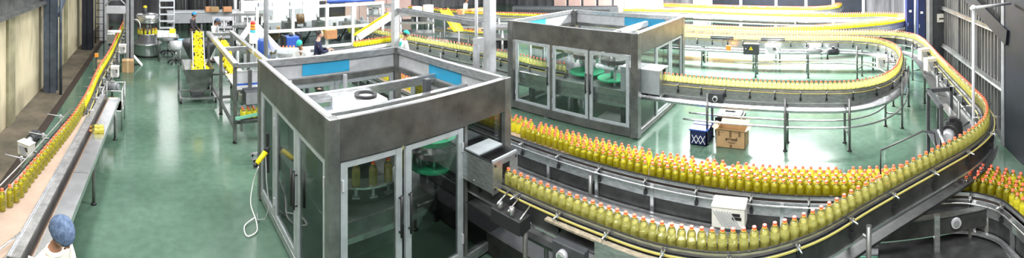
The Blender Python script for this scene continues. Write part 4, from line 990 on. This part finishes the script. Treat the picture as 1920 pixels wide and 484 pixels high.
# bench and cartons against the back, dark pipework behind
t=thing('long_bench','long pale grey bench under the pipework at the back of the hall','bench',(3.8,24,0))
MB().box(1.2,6.6,23.6,24.4,.55,1.12).build('body','grey_light',t,.01); MB().box(1.2,6.6,23.55,24.45,1.12,1.17).build('top','alu_white',t)
for x in (1.5,3.1,4.7,6.3): MB().box(x-.05,x+.05,23.7,24.3,0,.55).build('leg','grey',t)
for px,z,mt,s,lab in ((392,1.17,'cardboard_orange',.36,'orange-brown carton on the long pale bench, next to the dark-clothed worker'),(403,1.17,'cardboard',.45,'wide brown carton in the middle of three on the long pale bench'),(427,1.17,'cardboard_orange',.46,'brown carton standing apart at the far end of the long pale bench')):
    c=pol(px,23.75 if px!=403 else 23.7); t=thing('cardboard_box',lab,'box',c+Z*z,'cartons on the long bench'); MB().box(c.x-s/2,c.x+s/2,c.y-.02,c.y+.35,z,z+.26).build('carton',mt,t); MB().box(c.x-s/2,c.x+s/2,c.y+.14,c.y+.19,z+.26,z+.264).build('tape','cardboard_light',t)
t=thing('pipework','dark bundle of vertical pipes along the back wall above the long bench','pipes',(3.5,26.5,0))
for k in range(22):
    x=1.2+k*.26+random.uniform(-.05,.05); MB().cyl((x,26.5,0),(x,26.5,3.2),random.uniform(.04,.10),n=8).build('pipe',random.choice(['charcoal','black','grey','steel_dark']),t)
for px,lab in ((441,'white vertical pipe at the back behind the long bench, closer to the cartons'),(454,'white vertical pipe at the back behind the long bench, farther from the cartons')):
    c=pol(px,25.2); single(MB().cyl(c,c+Z*3.2,.10,n=12).cyl(c,c+Z*.05,.16,n=12),'stand_pipe','white_paint',lab,'pipe','white pipes behind the long bench')
t=thing('shelf_ladder','white shelf ladder at the back beside the round filler','shelving',(1.1,22.5,0))
for x in (.75,1.5): MB().cyl((x,22.5,0),(x,22.5,3),.04,n=8).build('post','alu_white',t)
for z in (.5,.85,1.2,1.55,1.9): MB().box(.75,1.5,22.3,22.7,z-.02,z+.02).build('shelf','alu_white',t)
t=thing('work_stand','small white work stand with a light blue top next to the elevator','stand',(1.5,17.6,0))
MB().box(1.35,2.15,17.3,18.0,.72,.76).build('top','pallet_blue',t)
for x in (1.4,2.1):
    for y in (17.35,17.95): MB().cyl((x,y,0),(x,y,.72),.025,n=8).build('leg','white_paint',t)
t=thing('pale_cabinet','long pale grey cabinet run beyond the packing machine','cabinet',(6,20.5,0))
for k in range(5): q=MB().box(4.6+k*.8,5.35+k*.8,20.2,21,.0,1.95).build('unit',('alu_white','grey_light')[k%2],t,.01); MB().box(5.2+k*.8,5.23+k*.8,20.17,20.2,1,1.3).build('handle','grey',q)
t=thing('blue_roll','long blue wrapped roll on top of the packing machine rail','roll',(7.6,15.5,2.35)); MB().cyl((6.8,15.3,2.42),(8.9,15.3,2.42),.07,n=14).build('roll','blue',t); MB().cyl((6.75,15.3,2.42),(6.8,15.3,2.42),.03,n=10).build('core','cardboard',t)
# right of the cable tray: slide, cartons, panels, screens
a,b=pol(833,18.6,1.86),pol(860,16.6,1.32)
t=thing('slide','bright yellow plastic slide beyond the cable tray','slide',(b.x,b.y,0))
MB().bar(a,b,.40,.03).build('bed','yellow_bright',t)
s_=V((1,0,0))
for k in (-1,1): MB().bar(a+V((k*.19,0,.05)),b+V((k*.19,0,.05)),.03,.12).build('side','yellow',t)
for p in (a,b): MB().cyl((p.x,p.y,0),(p.x,p.y,p.z),.03,n=8).build('leg','grey',t)
for k,(px,r,w,lab) in enumerate(((874,23.2,.5,'orange carton behind the distant bottle conveyor, next to the teal-capped worker'),(894,23.4,.75,'widest orange carton behind the distant bottle conveyor'),(908,23.9,.45,'orange carton behind the distant bottle conveyor, beside the grey pillar'))):
    c=pol(px,r); t=thing('cardboard_box',lab,'box',c,'orange cartons behind the distant conveyor'); MB().box(c.x-w/2,c.x+w/2,c.y,c.y+.5,0,1.35).build('carton','cardboard_orange',t,.01); MB().box(c.x-w/2,c.x+w/2,c.y+.2,c.y+.27,1.35,1.355).build('tape','cardboard_light',t)
t=thing('panel_wall','pinkish sheet partition standing past the distant bottle conveyor','partition',(14.5,22,0))
for k in range(5): MB().box(12.0+k*1.0,12.96+k*1.0,24.2,24.26,0,1.9).build('panel','pink_wall',t)
t=thing('panel_wall','pinkish low wall panels behind the far guard','partition',(23.5,14,0))
for k in range(6): MB().box(22.6+k*.25,22.66+k*.25,15.6-k*.95,16.5-k*.95,0,1.9).build('panel','pink_wall',t)
t=thing('dark_cabinet','long black cabinet top behind the far guard','cabinet',(20,14,0))
p0,p1=pol(962,25.0),pol(1158,25.0); u=(p1-p0).normalized(); n=V((u.y,-u.x,0))
MB().fbox(p0,u,n,0,(p1-p0).length,-.4,.4,0,1.34).build('body','charcoal',t,.01)
for k in range(6): MB().fbox(p0,u,n,.15+k*.9,1.0+k*.9,.4,.42,.1,1.2).build('door','black',t)
t=thing('control_cabinet','pale control cabinet with a small screen behind the far bottle line','cabinet',pol(1200,24.5))
c=pol(1200,24.8); MB().fbox(c,(.5,-.86,0),(-.86,-.5,0),-.9,1.3,-.3,.3,0,1.9).build('body','alu_white',t,.01); MB().fbox(c,(.5,-.86,0),(-.86,-.5,0),-.7,-.35,.3,.32,1.45,1.75).build('screen','screen',t)
MB().fbox(c,(.5,-.86,0),(-.86,-.5,0),.1,.6,.3,.45,1.2,1.5).build('printer','grey_light',t)
for px,r,s,mt,lab in ((782,19.8,.35,'alu_white','white control box on a stand behind the cable tray'),(803,20.5,.4,'bone','cream control box on a stand beyond the yellow slide')):
    c=pol(px,r); t=thing('control_box',lab,'control box',c); MB().box(c.x-s/2,c.x+s/2,c.y-.15,c.y+.15,1.5,1.9).build('body',mt,t,.01); MB().box(c.x-s*.3,c.x+s*.3,c.y-.16,c.y-.15,1.62,1.78).build('window','screen',t); MB().cyl((c.x,c.y,0),(c.x,c.y,1.5),.04,n=8).build('stand','steel',t)
# rows of low machinery beyond the infeed conveyor
LS=smooth_path([pol(815,19.5,.95),pol(870,18.5,.95),pol(940,17.5,.95)],.2)
conveyor('bottle_conveyor','low steel conveyor with yellow bottles below the yellow slide',LS,.12,belt='charcoal',side=.18,gh=.04,legs=(.5,2,3.4),brackets=0,tray=.4)
for o in (-.05,.05):
    for p,h in sample(offset(LS,o),.13,.8,2.6): MASS.append((p,.6,1))
def rack(label,px0,px1,r,zs,mt='steel',d=.7):
    p0,p1=pol(px0,r),pol(px1,r); u=(p1-p0).normalized(); n=V((u.y,-u.x,0)); L=(p1-p0).length; t=thing('equipment_rack',label,'machine',(p0+p1)/2)
    for a in (0,L/2,L):
        for b in (-d/2,d/2): q=p0+u*a+n*b; MB().cyl(q,q+Z*zs[-1],.04,n=8).build('post','steel',t)
    for z in zs: MB().fbox(p0,u,n,-.05,L+.05,-d/2-.04,d/2+.04,z-.05,z+.04).build('deck',mt,t)
    for k in range(5):
        a=L*(k+.5)/5; z=random.choice(zs[:-1]); MB().fbox(p0,u,n,a-.14,a+.14,-.2,.2,z+.04,z+.04+random.uniform(.15,.35)).build('module',random.choice(['charcoal','grey_light','steel_dark','black','white_paint']),t,.01)
    return t
rack('steel machine frame with white parts behind the green-vested worker',752,812,18.2,(.5,1.0,1.45,1.75))
rack('long steel machine frame just past the slim valve pipe',845,935,20.6,(.45,.9,1.35))
rack('steel machine frame with dark modules beneath the cable tray',762,838,15.9,(.4,.75,1.02))
rack('steel frame with dark modules at the open side of the far guard',926,958,15.2,(.5,.95,1.35,1.7))
rack('steel machine frame behind the stack light and white chute',438,490,17.0,(.5,1.0,1.5,1.95))
rack('pale machine frame beyond the white-clothed worker',400,440,20.2,(.5,.95,1.3),'grey_light')
rack('steel machine frame at the far end past the packing machine',690,735,19.3,(.6,1.1,1.6,2.0))
# ================================================================ drives, boxes and frames along the bottle lines
drive_unit('drive_unit','large off-white finned drive housing mounted between the wide belt and the single-file line',(5.40,1.25,.86),(.05,-1,0),.42,.24,.28,arm=(5.6,1.25,.80))
drive_unit('drive_unit','off-white housing half hidden behind the single-file bottles near the camera',(4.42,1.55,1.02),(.0,-1,0),.40,.26,.24,arm=(4.12,1.55,1.02))
q=pol(1732,12.35); drive_unit('drive_unit','off-white drive housing on the corrugated-wall leg, farther of two',(q.x,q.y,1.38),(.35,-1,0),.28,.2,.32,arm=(q.x,-2.9,1.25))
q=pol(1744,11.1); drive_unit('drive_unit','off-white drive housing on the corrugated-wall leg, closer of two',(q.x,q.y,1.40),(.35,-1,0),.28,.2,.32,arm=(q.x,-2.85,1.28))
q=pol(1652,12.9); drive_unit('drive_unit','off-white drive housing inside the bend of the looping line',(q.x,q.y,1.02),(.1,-1,0),.26,.2,.34,arm=(q.x,-2.05,1.0))
q=pol(1447,14.5); drive_unit('drive_unit','white drive housing on the straight far side of the looping line',(q.x,q.y,1.07),(.0,-1,0),.42,.22,.30,'white_paint',arm=(14.95,q.y,1.05))
q=pol(1409,14.5); t=thing('control_box','dark grey control box with a yellow warning triangle on the far side of the loop','control box',(q.x,q.y,.9))
MB().box(q.x-.1,q.x+.1,q.y-.26,q.y+.26,.90,1.26).build('body','charcoal',t,.01); MB().extr([(q.x-.104,q.y+.07,1.06),(q.x-.104,q.y-.07,1.06),(q.x-.104,q.y,1.18)],(-.004,0,0)).build('warning_triangle','yellow_bright',t)
MB().extr([(q.x-.109,q.y+.012,1.085),(q.x-.109,q.y-.012,1.085),(q.x-.109,q.y-.004,1.135),(q.x-.109,q.y+.004,1.135)],(-.003,0,0)).build('warning_mark','black',t)
MB().cyl((q.x-.1,q.y+.17,1.1),(q.x-.12,q.y+.17,1.1),.02,n=8).build('button','white_paint',t); MB().box(q.x-.02,q.x+.3,q.y-.03,q.y+.03,1.0,1.06).build('bracket','steel_dark',t)
q=pol(1366,14.7); single(MB().box(q.x-.03,q.x+.03,q.y-.08,q.y+.08,.98,1.15).box(q.x,q.x+.22,q.y-.02,q.y+.02,1.04,1.08),'sign_plate','orange','small orange plate on the far straight side of the looping line','sign')
for px,lab in ((1345,'dark cover plate over the looping line near the far guard end'),(1447,'dark cover plate over the looping line above the white housing')):
    q=pol(px,14.65); t=thing('cover_plate',lab,'cover',(q.x,q.y,1.2)); MB().box(14.80,14.83,q.y-.42,q.y+.42,1.26,1.36).build('plate','black',t); MB().box(14.78,14.80,q.y-.42,q.y+.42,1.30,1.33).build('edge_strip','steel_bright',t); MB().box(14.79,14.82,q.y-.02,q.y+.02,1.05,1.26).build('bracket','steel',t)
motor('dark motor with terminal box under the far straight side of the looping line',tuple(pol(1562,14.55,.98)),(.1,-1,0),.12,.34,'charcoal',arm=tuple(pol(1562,15.0,1.05)))
motor('grey motor unit hanging under the middle of the far side of the looping line',tuple(pol(1527,14.55,1.0)),(.1,-1,0),.09,.4,'grey_light',arm=tuple(pol(1527,15.0,1.05)))
c=V((7.25,-2.10,1.10)); motor('large black motor with frame inside the bend by the corrugated wall',c,(.9,-.5,0),.17,.40,'black',arm=(7.3,-2.45,1.2))
t=thing('motor_stand','black steel stand and bright angled tray around the large motor','stand',(7.4,-1.95,0))
for x,y in ((7.0,-1.85),(7.95,-1.85),(7.95,-2.3)): MB().box(x-.03,x+.03,y-.03,y+.03,0,1.65).build('post','charcoal',t)
MB().box(7.0,7.95,-1.88,-1.82,1.58,1.65).box(7.92,7.98,-2.3,-1.85,1.58,1.65).build('cross_bar','charcoal',t); MB().box(7.0,7.95,-2.3,-1.82,.84,.88).build('motor_shelf','charcoal',t)
MB().bar(pol(1769,8.3,hz(196,8.3)),pol(1787,7.6,hz(218,7.6)),.13,.03).build('angled_tray','steel_bright',t)
MB().cyl((7.0,-1.8,1.25),(6.75,-1.95,.85),.03,n=8).build('shaft','steel_bright',t)
t=thing('gear_drive','black gear drive with a round grey hub under the looping line, above the brown carton','motor',(9.22,2.2,1.0))
MB().box(9.20,9.30,2.28,2.60,.92,1.14).build('gearbox','charcoal',t,.01); MB().cyl((9.14,2.45,1.03),(9.20,2.45,1.03),.06,n=20).build('round_cap','grey_light',t); MB().cyl((9.13,2.45,1.03),(9.14,2.45,1.03),.035,n=16).build('hub','black',t)
m=MB().fbox((3.83,2.55,0),(0,-1,0),(-1,0,0),-.20,.20,0,.10,.80,1.10); t=thing('gear_drive','black gear drive with a grey round cap under the single-file line, near its first legs','motor',(3.8,2.55,.95))
m.build('gearbox','charcoal',t,.01); MB().cyl((3.73,2.60,1.0),(3.67,2.60,1.0),.06,n=20).build('round_cap','grey_light',t); MB().cyl((3.67,2.6,1.0),(3.66,2.6,1.0),.04,n=16).build('hub','steel_bright',t)
# clamp and valve cluster at the tunnel mouth
t=thing('clamp_cluster','cluster of steel clamps and black block at the tunnel mouth of the filler guard','clamp',(3.74,3.45,1.1))
for k,y in enumerate((3.55,3.38,3.2)): MB().cyl((3.93,y,1.27-.02*k),(3.66,y-.06,1.24-.02*k),.010,n=8).build('rod','steel_bright',t); 
MB().box(3.66,3.86,3.15,3.6,1.0,1.16).build('block','black',t,.01); MB().cyl((3.70,3.3,1.16),(3.70,3.3,1.26),.03,n=10).build('valve','steel',t); MB().cyl((3.72,3.5,1.16),(3.72,3.5,1.24),.03,n=10).build('valve','steel',t)
# wire arch over the bottles
pth=[V((5.17,-.62,1.48)),V((5.17,-.62,1.80)),V((5.55,-1.22,1.84)),V((5.45,-1.35,1.84)),V((5.42,-1.38,1.60))]
single(MB().tube(pth,.011,6),'wire_arch','black','thin black wire arch over the single-file bottles before the far turn','arch')
# support structure below the crossing of the two lines
t=thing('support_frame','dark steel support frame with a pale round cap below the crossing of the two lines','frame',(5.2,-1.5,0))
MB().box(5.26,5.32,-2.0,-.35,.64,.86).build('beam','frame_steel',t,.004)
MB().box(5.24,5.33,-2.02,-.30,.86,.875).build('top_flange','steel_dark',t)
MB().cyl((5.26,-1.58,.77),(5.22,-1.58,.77),.065,n=20).build('round_cap','grey_light',t); MB().cyl((5.22,-1.58,.77),(5.21,-1.58,.77),.04,n=16).build('hub','grey',t)
MB().box(5.20,5.26,-1.36,-1.29,.42,.92).build('strut','steel',t); MB().cyl((5.3,-2.02,0),(5.3,-2.02,.86),.045,n=12).build('leg','steel_dark',t); MB().cyl((5.3,-.4,0),(5.3,-.4,.64),.045,n=12).build('leg','steel_dark',t)
MB().box(4.7,5.5,-2.15,-.3,.44,.47).build('ledge','frame_steel',t); MB().box(4.66,4.72,-2.15,-.3,.38,.50).box(4.7,5.5,-2.17,-2.11,.38,.50).build('ledge_rim','steel_bright',t)
for x,y in ((4.75,-.4),(4.75,-2.1),(5.45,-2.1)): MB().cyl((x,y,0),(x,y,.44),.03,n=8).build('leg','steel_dark',t)
# parcel goods beneath the looping line
t=thing('cardboard_box','open brown carton with dark printing on the green floor under the looping line','box',(9.33,2.1,0))
x0,x1,y0,y1,h=9.14,9.58,1.78,2.42,.37
m=MB().box(x0,x0+.008,y0,y1,0,h).box(x1-.008,x1,y0,y1,0,h).box(x0,x1,y0,y0+.008,0,h).box(x0,x1,y1-.008,y1,0,h).box(x0,x1,y0,y1,0,.01); m.build('carton','cardboard',t)
MB().extr([(x0,y0,h),(x0,y1,h),(x0-.04,y1-.01,h+.045),(x0-.04,y0+.01,h+.03)],(.006,0,.006)).build('flap','cardboard',t)
MB().extr([(x1,y0,h),(x1,y1,h),(x1+.14,y1,h+.05),(x1+.14,y0,h+.05)],(-.006,0,.006)).build('flap','cardboard_light',t)
MB().extr([(x0,y0,h),(x1,y0,h),(x1-.03,y0-.10,h+.05),(x0+.03,y0-.10,h+.05)],(0,.006,.006)).build('flap','cardboard_light',t)
MB().extr([(x0,y1,h),(x1,y1,h),(x1-.03,y1+.10,h+.04),(x0+.03,y1+.10,h+.04)],(0,.006,.006)).build('flap','cardboard',t)
for y,z0,z1 in ((y1-.06,.25,.36),((y0+y1)/2,.23,.37),(y0+.12,.26,.36),((y0+y1)/2-.01,.0,.08)): MB().box(x0-.002,x0,y-.025,y+.025,z0,z1).build('tape_strip','tape_brown',t)
def words_on(txt,name,parent,loc,size,rot,mt):
    cu=bpy.data.curves.new(name,'FONT'); cu.body=txt; cu.size=size; cu.align_x='CENTER'; cu.extrude=.001; cu.offset=.004
    o=bpy.data.objects.new(name,cu); COL.objects.link(o); dg=bpy.context.evaluated_depsgraph_get(); me=bpy.data.meshes.new_from_object(o.evaluated_get(dg)); bpy.data.objects.remove(o)
    o=bpy.data.objects.new(name,me); me.materials.clear(); me.materials.append(MATS[mt]); COL.objects.link(o); o.parent=parent; o.location=V(loc)-parent.location; o.rotation_euler=rot; return o
words_on('seecol','lettering',t,(x0-.003,(y0+y1)/2-.02,.165),.10,(R(90),0,R(-90)),'ink')
for k,w in enumerate((.10,.075,.05)): MB().box(x0-.002,x0,2.07-w,2.07+w,.128-k*.014,.134-k*.014).build('print_line','ink',t)
MB().box(x0-.002,x0,y1-.19,y1-.10,.33,.337).build('print_line','ink',t); MB().box(x0-.002,x0,y0+.14,y0+.24,.335,.342).build('print_line','ink',t)
t=thing('plastic_crate','blue crate with white lattice beside the brown carton under the looping line','crate',(9.3,2.80,0))
m=MB().box(9.10,9.60,2.62,2.64,0,.34).box(9.10,9.60,2.98,3.0,0,.34).box(9.10,9.12,2.62,3.0,0,.34).box(9.58,9.60,2.62,3.0,0,.34).box(9.1,9.6,2.62,3.0,0,.02); m.build('body','blue_dark',t)
m=MB()
for k in range(3): m.bar((9.095,2.66+.1*k,.04),(9.095,2.76+.1*k,.22),.012,.008,up=(1,0,0)).bar((9.095,2.76+.1*k,.04),(9.095,2.66+.1*k,.22),.012,.008,up=(1,0,0))
m.build('lattice','white_paint',t); MB().box(9.08,9.62,2.60,3.02,.32,.35).build('rim','blue',t)
t=thing('tool_case','dark case with pale blue-grey lid behind the brown carton','case',(10.15,2.35,0))
MB().box(9.9,10.4,2.0,2.65,0,.36).build('body','black',t,.015); MB().box(9.92,10.38,2.04,2.61,.36,.44).build('lid','grey_light',t,.02); MB().box(10.1,10.2,2.2,2.45,.44,.47).build('handle','black',t); MB().box(9.89,9.9,2.05,2.25,.05,.32).build('side_latch','blue',t)
# ================================================================ people
def skin_mesh(pts, edges, root, sub=2):
    """grow one continuous surface over a skeleton: pts name -> (place, radius)"""
    names=list(pts); ix={n:i for i,n in enumerate(names)}
    me=bpy.data.meshes.new('growth'); me.from_pydata([pts[n][0] for n in names],[(ix[a],ix[b]) for a,b in edges],[])
    o=bpy.data.objects.new('growth',me); COL.objects.link(o)
    o.modifiers.new('skin','SKIN'); sd=o.modifiers.new('sub','SUBSURF'); sd.levels=sub; sd.render_levels=sub
    for i,n in enumerate(names):
        r=pts[n][1]; r=r if isinstance(r,tuple) else (r,r); d=me.skin_vertices[0].data[i]; d.radius=r; d.use_root=(n==root)
    dg=bpy.context.evaluated_depsgraph_get(); out=bpy.data.meshes.new_from_object(o.evaluated_get(dg)); bpy.data.objects.remove(o)
    return out
def person(label, loc, heading, lean=0, arms=None, head=(0,0), shirt='cloth_white', sleeves=None, vest=None, pants='trousers', skin='skin', cap=None, net=False, hair=True, k=1.0, knees=0, legs=True):
    """heading: compass of the forward direction, degrees anticlockwise from +X"""
    loc=V(loc); t=thing('person',label,'person',loc)
    Mz=Matrix.Rotation(R(heading-90),4,'Z'); Ml=Matrix.Rotation(-R(lean),4,'X'); piv=V((0,0,.93))
    up=lambda p: Ml@(V(p)-piv)+piv
    W=lambda p: loc+(Mz@V(p))*k
    J={'pelvis':V((0,0,.95)),'spine':up((0,.0,1.13)),'chest':up((0,.015,1.32)),'collar':up((0,.01,1.43)),'neck':up((0,.02,1.50)),'skull':up((0,.04,1.60))}
    for s,n in ((-1,'l'),(1,'r')):
        J['shoulder_'+n]=up((s*.185,0,1.405)); a=(arms or {}).get(n)
        J['elbow_'+n]=up(a[0]) if a else up((s*.235,.0,1.12)); J['wrist_'+n]=up(a[1]) if a else up((s*.225,.13,.90))
        J['hip_'+n]=V((s*.095,0,.90)); J['knee_'+n]=V((s*.105,.03+knees,.49)); J['ankle_'+n]=V((s*.105,-.02,.08)); J['toe_'+n]=V((s*.12,.15,.035))
    rad={'pelvis':(.135,.10),'spine':(.125,.09),'chest':(.145,.10),'collar':(.09,.07),'neck':.052,'skull':.06}
    for n in 'lr': rad.update({'shoulder_'+n:.058,'elbow_'+n:.041,'wrist_'+n:.027,'hip_'+n:.088,'knee_'+n:.056,'ankle_'+n:.038,'toe_'+n:.034})
    E_=[('pelvis','spine'),('spine','chest'),('chest','collar'),('collar','neck'),('neck','skull')]
    for n in 'lr': E_+=[('chest','shoulder_'+n),('shoulder_'+n,'elbow_'+n),('elbow_'+n,'wrist_'+n),('pelvis','hip_'+n),('hip_'+n,'knee_'+n),('knee_'+n,'ankle_'+n),('ankle_'+n,'toe_'+n)]
    P={n:(W(J[n])-loc,tuple(x*k for x in rad[n]) if isinstance(rad[n],tuple) else rad[n]*k) for n in J}; E=list(E_)
    for s,n in ((-1,'l'),(1,'r')):      # hands: palm, thumb from its side, four curled fingers
        w=J['wrist_'+n]; d=(w-J['elbow_'+n]).normalized(); side=V((-s,.2,0)); side=(side-d*side.dot(d)).normalized(); pn=d.cross(side).normalized()
        curl=pn if pn.dot(V((-s,.3,-.3)))>0 else -pn
        pm=w+d*.05; P['palm_'+n]=(W(pm)-loc,(.034*k,.016*k)); E.append(('wrist_'+n,'palm_'+n))
        for i,(o,l) in enumerate(((-.026,.062),(-.009,.074),(.009,.07),(.026,.054))):
            q=[pm+side*o+d*.035, pm+side*o*1.1+d*(.035+l*.5)+curl*.012, pm+side*o*1.1+d*(.035+l*.85)+curl*.034]
            prev='palm_'+n
            for j,p in enumerate(q): nm='f%d%d_%s'%(i,j,n); P[nm]=(W(p)-loc,(.0095-.001*j)*k); E.append((prev,nm)); prev=nm
        q=[pm-d*.02+side*.034*(-1)*(1), pm+d*.012-side*.058+curl*.01, pm+d*.042-side*.062+curl*.022]; prev='palm_'+n
        for j,p in enumerate(q): nm='t%d_%s'%(j,n); P[nm]=(W(p)-loc,(.011-.001*j)*k); E.append((prev,nm)); prev=nm
    me=skin_mesh(P,E,'pelvis',1)
    # head with face, turned on the neck
    Hm=Mz@Ml@Matrix.Rotation(R(head[0]),4,'Z')@Matrix.Rotation(-R(head[1]),4,'X'); hc=W(J['skull']+ (Ml@V((0,.015,.045))))-loc
    HW=lambda p: hc+(Hm@V(p))*k
    b=MB(); b.ball((0,0,0),1,n=20,m=14); vs=[]
    for v in b.v:
        x,y,z=v.x*.076,v.y*.098,v.z*.118
        if z<0: f=1-.38*(z/-.118)**2; x*=f; y*=f; y+=.012*(z/-.118)
        vs.append(HW((x,y,z)))
    fs=list(b.f)
    def add(bb):
        o=len(vs); vs.extend(HW(v) for v in bb.v); fs.extend([i+o for i in f] for f in bb.f)
    add(MB().ball((0,.102,-.022),.013,.020,.024,8,6)); add(MB().ball((0,.090,-.066),.024,.010,.008,8,6))
    for s in (-1,1): add(MB().ball((s*.030,.086,.006),.013,.008,.008,8,6)); add(MB().ball((s*.078,-.005,-.012),.010,.022,.032,8,6)); add(MB().ball((s*.030,.089,.026),.020,.006,.005,8,4))
    bm=bmesh.new(); bm.from_mesh(me); nv=[bm.verts.new(v) for v in vs]
    for f in fs:
        u=[]; 
        for i in f:
            if nv[i] not in u: u.append(nv[i])
        try: bm.faces.new(u)
        except ValueError: pass
    bmesh.ops.remove_doubles(bm,verts=nv,dist=1e-5); bmesh.ops.recalc_face_normals(bm,faces=bm.faces)
    for f in bm.faces: f.smooth=True
    bm.to_mesh(me); bm.free(); me.materials.clear(); me.materials.append(MATS[skin])
    body=bpy.data.objects.new('body',me); COL.objects.link(body); body.parent=t
    def wear(nm,names,edges,grow,mt,root,extra=None):
        Q={}
        for n in names:
            r=rad[n]; r=tuple((x+grow)*k for x in r) if isinstance(r,tuple) else (r+grow)*k; Q[n]=(W(J[n])-loc,r)
        if extra: Q.update({n:(W(p)-loc,(tuple(x*k for x in r) if isinstance(r,tuple) else r*k)) for n,(p,r) in extra.items()})
        m=skin_mesh(Q,edges,root,2)
        for p in m.polygons: p.use_smooth=True
        m.materials.clear(); m.materials.append(MATS[mt]); o=bpy.data.objects.new(nm,m); COL.objects.link(o); o.parent=t; return o
    sl=[]
    for n in 'lr': sl+=[('chest','shoulder_'+n),('shoulder_'+n,'elbow_'+n),('elbow_'+n,'cuff_'+n)]
    hem=V((0,0,.84)); cuffs={'cuff_'+n:(J['elbow_'+n].lerp(J['wrist_'+n],.86),.038) for n in 'lr'}
    ex_={'hem':(hem,(.165,.135))}; ex_.update(cuffs)
    wear('shirt',['pelvis','spine','chest','collar']+['shoulder_'+n for n in 'lr']+['elbow_'+n for n in 'lr'],[('hem','pelvis'),('pelvis','spine'),('spine','chest'),('chest','collar')]+sl,.022,sleeves or shirt,'pelvis',ex_)
    if vest: wear('vest',['pelvis','spine','chest','collar'],[('pelvis','spine'),('spine','chest'),('chest','collar')],.040,vest,'spine')
    wear('trousers',['pelvis']+[a+n for n in 'lr' for a in ('hip_','knee_','ankle_')],[e for e in E_ if e[0] in ('pelvis','hip_l','hip_r','knee_l','knee_r') and e[1][:3] in ('hip','kne','ank')],.018,pants,'pelvis')
    m=MB()
    for n in 'lr':
        a,b_=W(J['ankle_'+n]),W(J['toe_'+n]); a=V((a.x,a.y,loc.z+.045)); b_=V((b_.x,b_.y,loc.z+.04)); m.tube([a-(b_-a)*.25,a,b_,b_+(b_-a)*.2],.045,10)
    m.build('shoe','black',t)
    def shell(nm,mt,zc,rx,ry,rz,lo,yc=-.008,puff=0):
        bb=MB(); n,mm=24,14
        for i in range(mm+1):
            a=lo+(pi/2-lo)*i/mm
            for j in range(n):
                th=2*pi*j/n; w=1+puff*(.5+.5*sin(7*th+i*2.1))*cos(a); bb.v.append(HW((rx*w*cos(a)*cos(th),yc+ry*w*cos(a)*sin(th),zc+rz*w*sin(a)))+loc)
        for i in range(mm):
            for j in range(n): bb._f([i*n+j,i*n+(j+1)%n,(i+1)*n+(j+1)%n,(i+1)*n+j],True)
        bb._f([j for j in range(n-1,-1,-1)]); return bb.build(nm,mt,t)
    if hair: shell('hair','hair',-.002,.081,.102,.122,-.25 if not cap else -.35,-.018)
    if cap: shell('cap' if not net else 'hair_net',cap,.022 if not net else .012,.088 if not net else .106,.110 if not net else .128,.112 if not net else .128,.0 if not net else -.10,-.008 if not net else -.016,.02 if not net else .06)
    if shirt=='cloth_cream':   # collar standing off the neck
        c=J['collar']; m=MB(); n=18; dirn=(J['neck']-J['collar']).normalized()
        m.tube([W(c+ (Ml@V((.078*cos(2*pi*i/n),.068*sin(2*pi*i/n)+.012,.030+.012*sin(2*pi*i/n))))) for i in range(n+1)],.020*k,8); m.build('collar',shirt,t)
    return t
person('person in a blue hair net and cream shirt bending beside the brown belt',(-.95,3.93,0),-28,lean=15,head=(-8,14),k=1.02,shirt='cloth_cream',cap='hairnet',net=True,
       arms={'l':((-.25,.12,1.12),(-.17,.32,.98)),'r':((.25,.10,1.12),(.17,.32,.98))})
q=pol(360,18.9); person('person in dark clothes and a blue cap standing upright beyond the cleated elevator',(q.x,q.y,0),-20,lean=4,shirt='cloth_dark',pants='cloth_dark',cap='cloth_blue',arms={'l':((-.25,.05,1.14),(-.16,.26,1.02)),'r':((.25,.05,1.14),(.18,.28,.98))})
q=pol(398,17.2); person('person in white clothes and a blue-grey cap bending by the grey frame machine',(q.x,q.y,0),-30,lean=14,shirt='cloth_white',pants='cloth_white',cap='hairnet',arms={'l':((-.25,.12,1.14),(-.16,.34,1.02)),'r':((.25,.12,1.14),(.18,.34,1.0))})
q=pol(570,12.9); person('person in a teal cap and pale shirt with bowed head behind the filler guard',(q.x,q.y,0),-140,lean=18,head=(0,18),shirt='cloth_white',cap='cloth_teal',arms={'l':((-.24,.12,1.14),(-.14,.34,1.06)),'r':((.24,.12,1.14),(.14,.34,1.06))})
q=pol(595,13.5); pn=person('bare-headed person in a navy shirt holding up a dark phone',(q.x,q.y,0),-15,lean=2,head=(0,10),shirt='cloth_navy',skin='skin_light',pants='cloth_dark',k=1.06,arms={'l':((-.22,.12,1.16),(-.08,.34,1.20)),'r':((.23,.10,1.15),(.09,.34,1.20))})
ph=V((q.x,q.y,0))+V((cos(R(-15)),sin(R(-15)),0))*.45+Z*1.27
t=thing('phone','dark phone held up by the person in navy','phone',ph); MB().fbox(ph,(.26,.97,0),(.97,-.26,0),-.045,.045,-.006,.006,-.07,.07).build('case','black',t,.004); MB().fbox(ph,(.26,.97,0),(.97,-.26,0),-.04,.04,-.008,-.006,-.06,.06).build('screen','screen',t)
q=pol(752,14.1); person('person in a teal cap and green vest tending the infeed bottles',(q.x,q.y,0),-12,lean=10,head=(0,14),shirt='cloth_white',sleeves='cloth_white',vest='cloth_teal',cap='cloth_teal',arms={'l':((-.24,.10,1.14),(-.14,.36,1.02)),'r':((.26,.10,1.12),(.18,.36,.96))})
q=pol(872,25.5); person('distant person in a teal cap and white clothes behind the orange cartons',(q.x,q.y,0),-60,lean=3,shirt='cloth_white',cap='cloth_teal')
mass('oil_bottles',MASS,'the many smaller and half hidden oil bottles with orange-red caps along all the conveyors')
print('BOTTLES single',count,'mass',len(MASS))
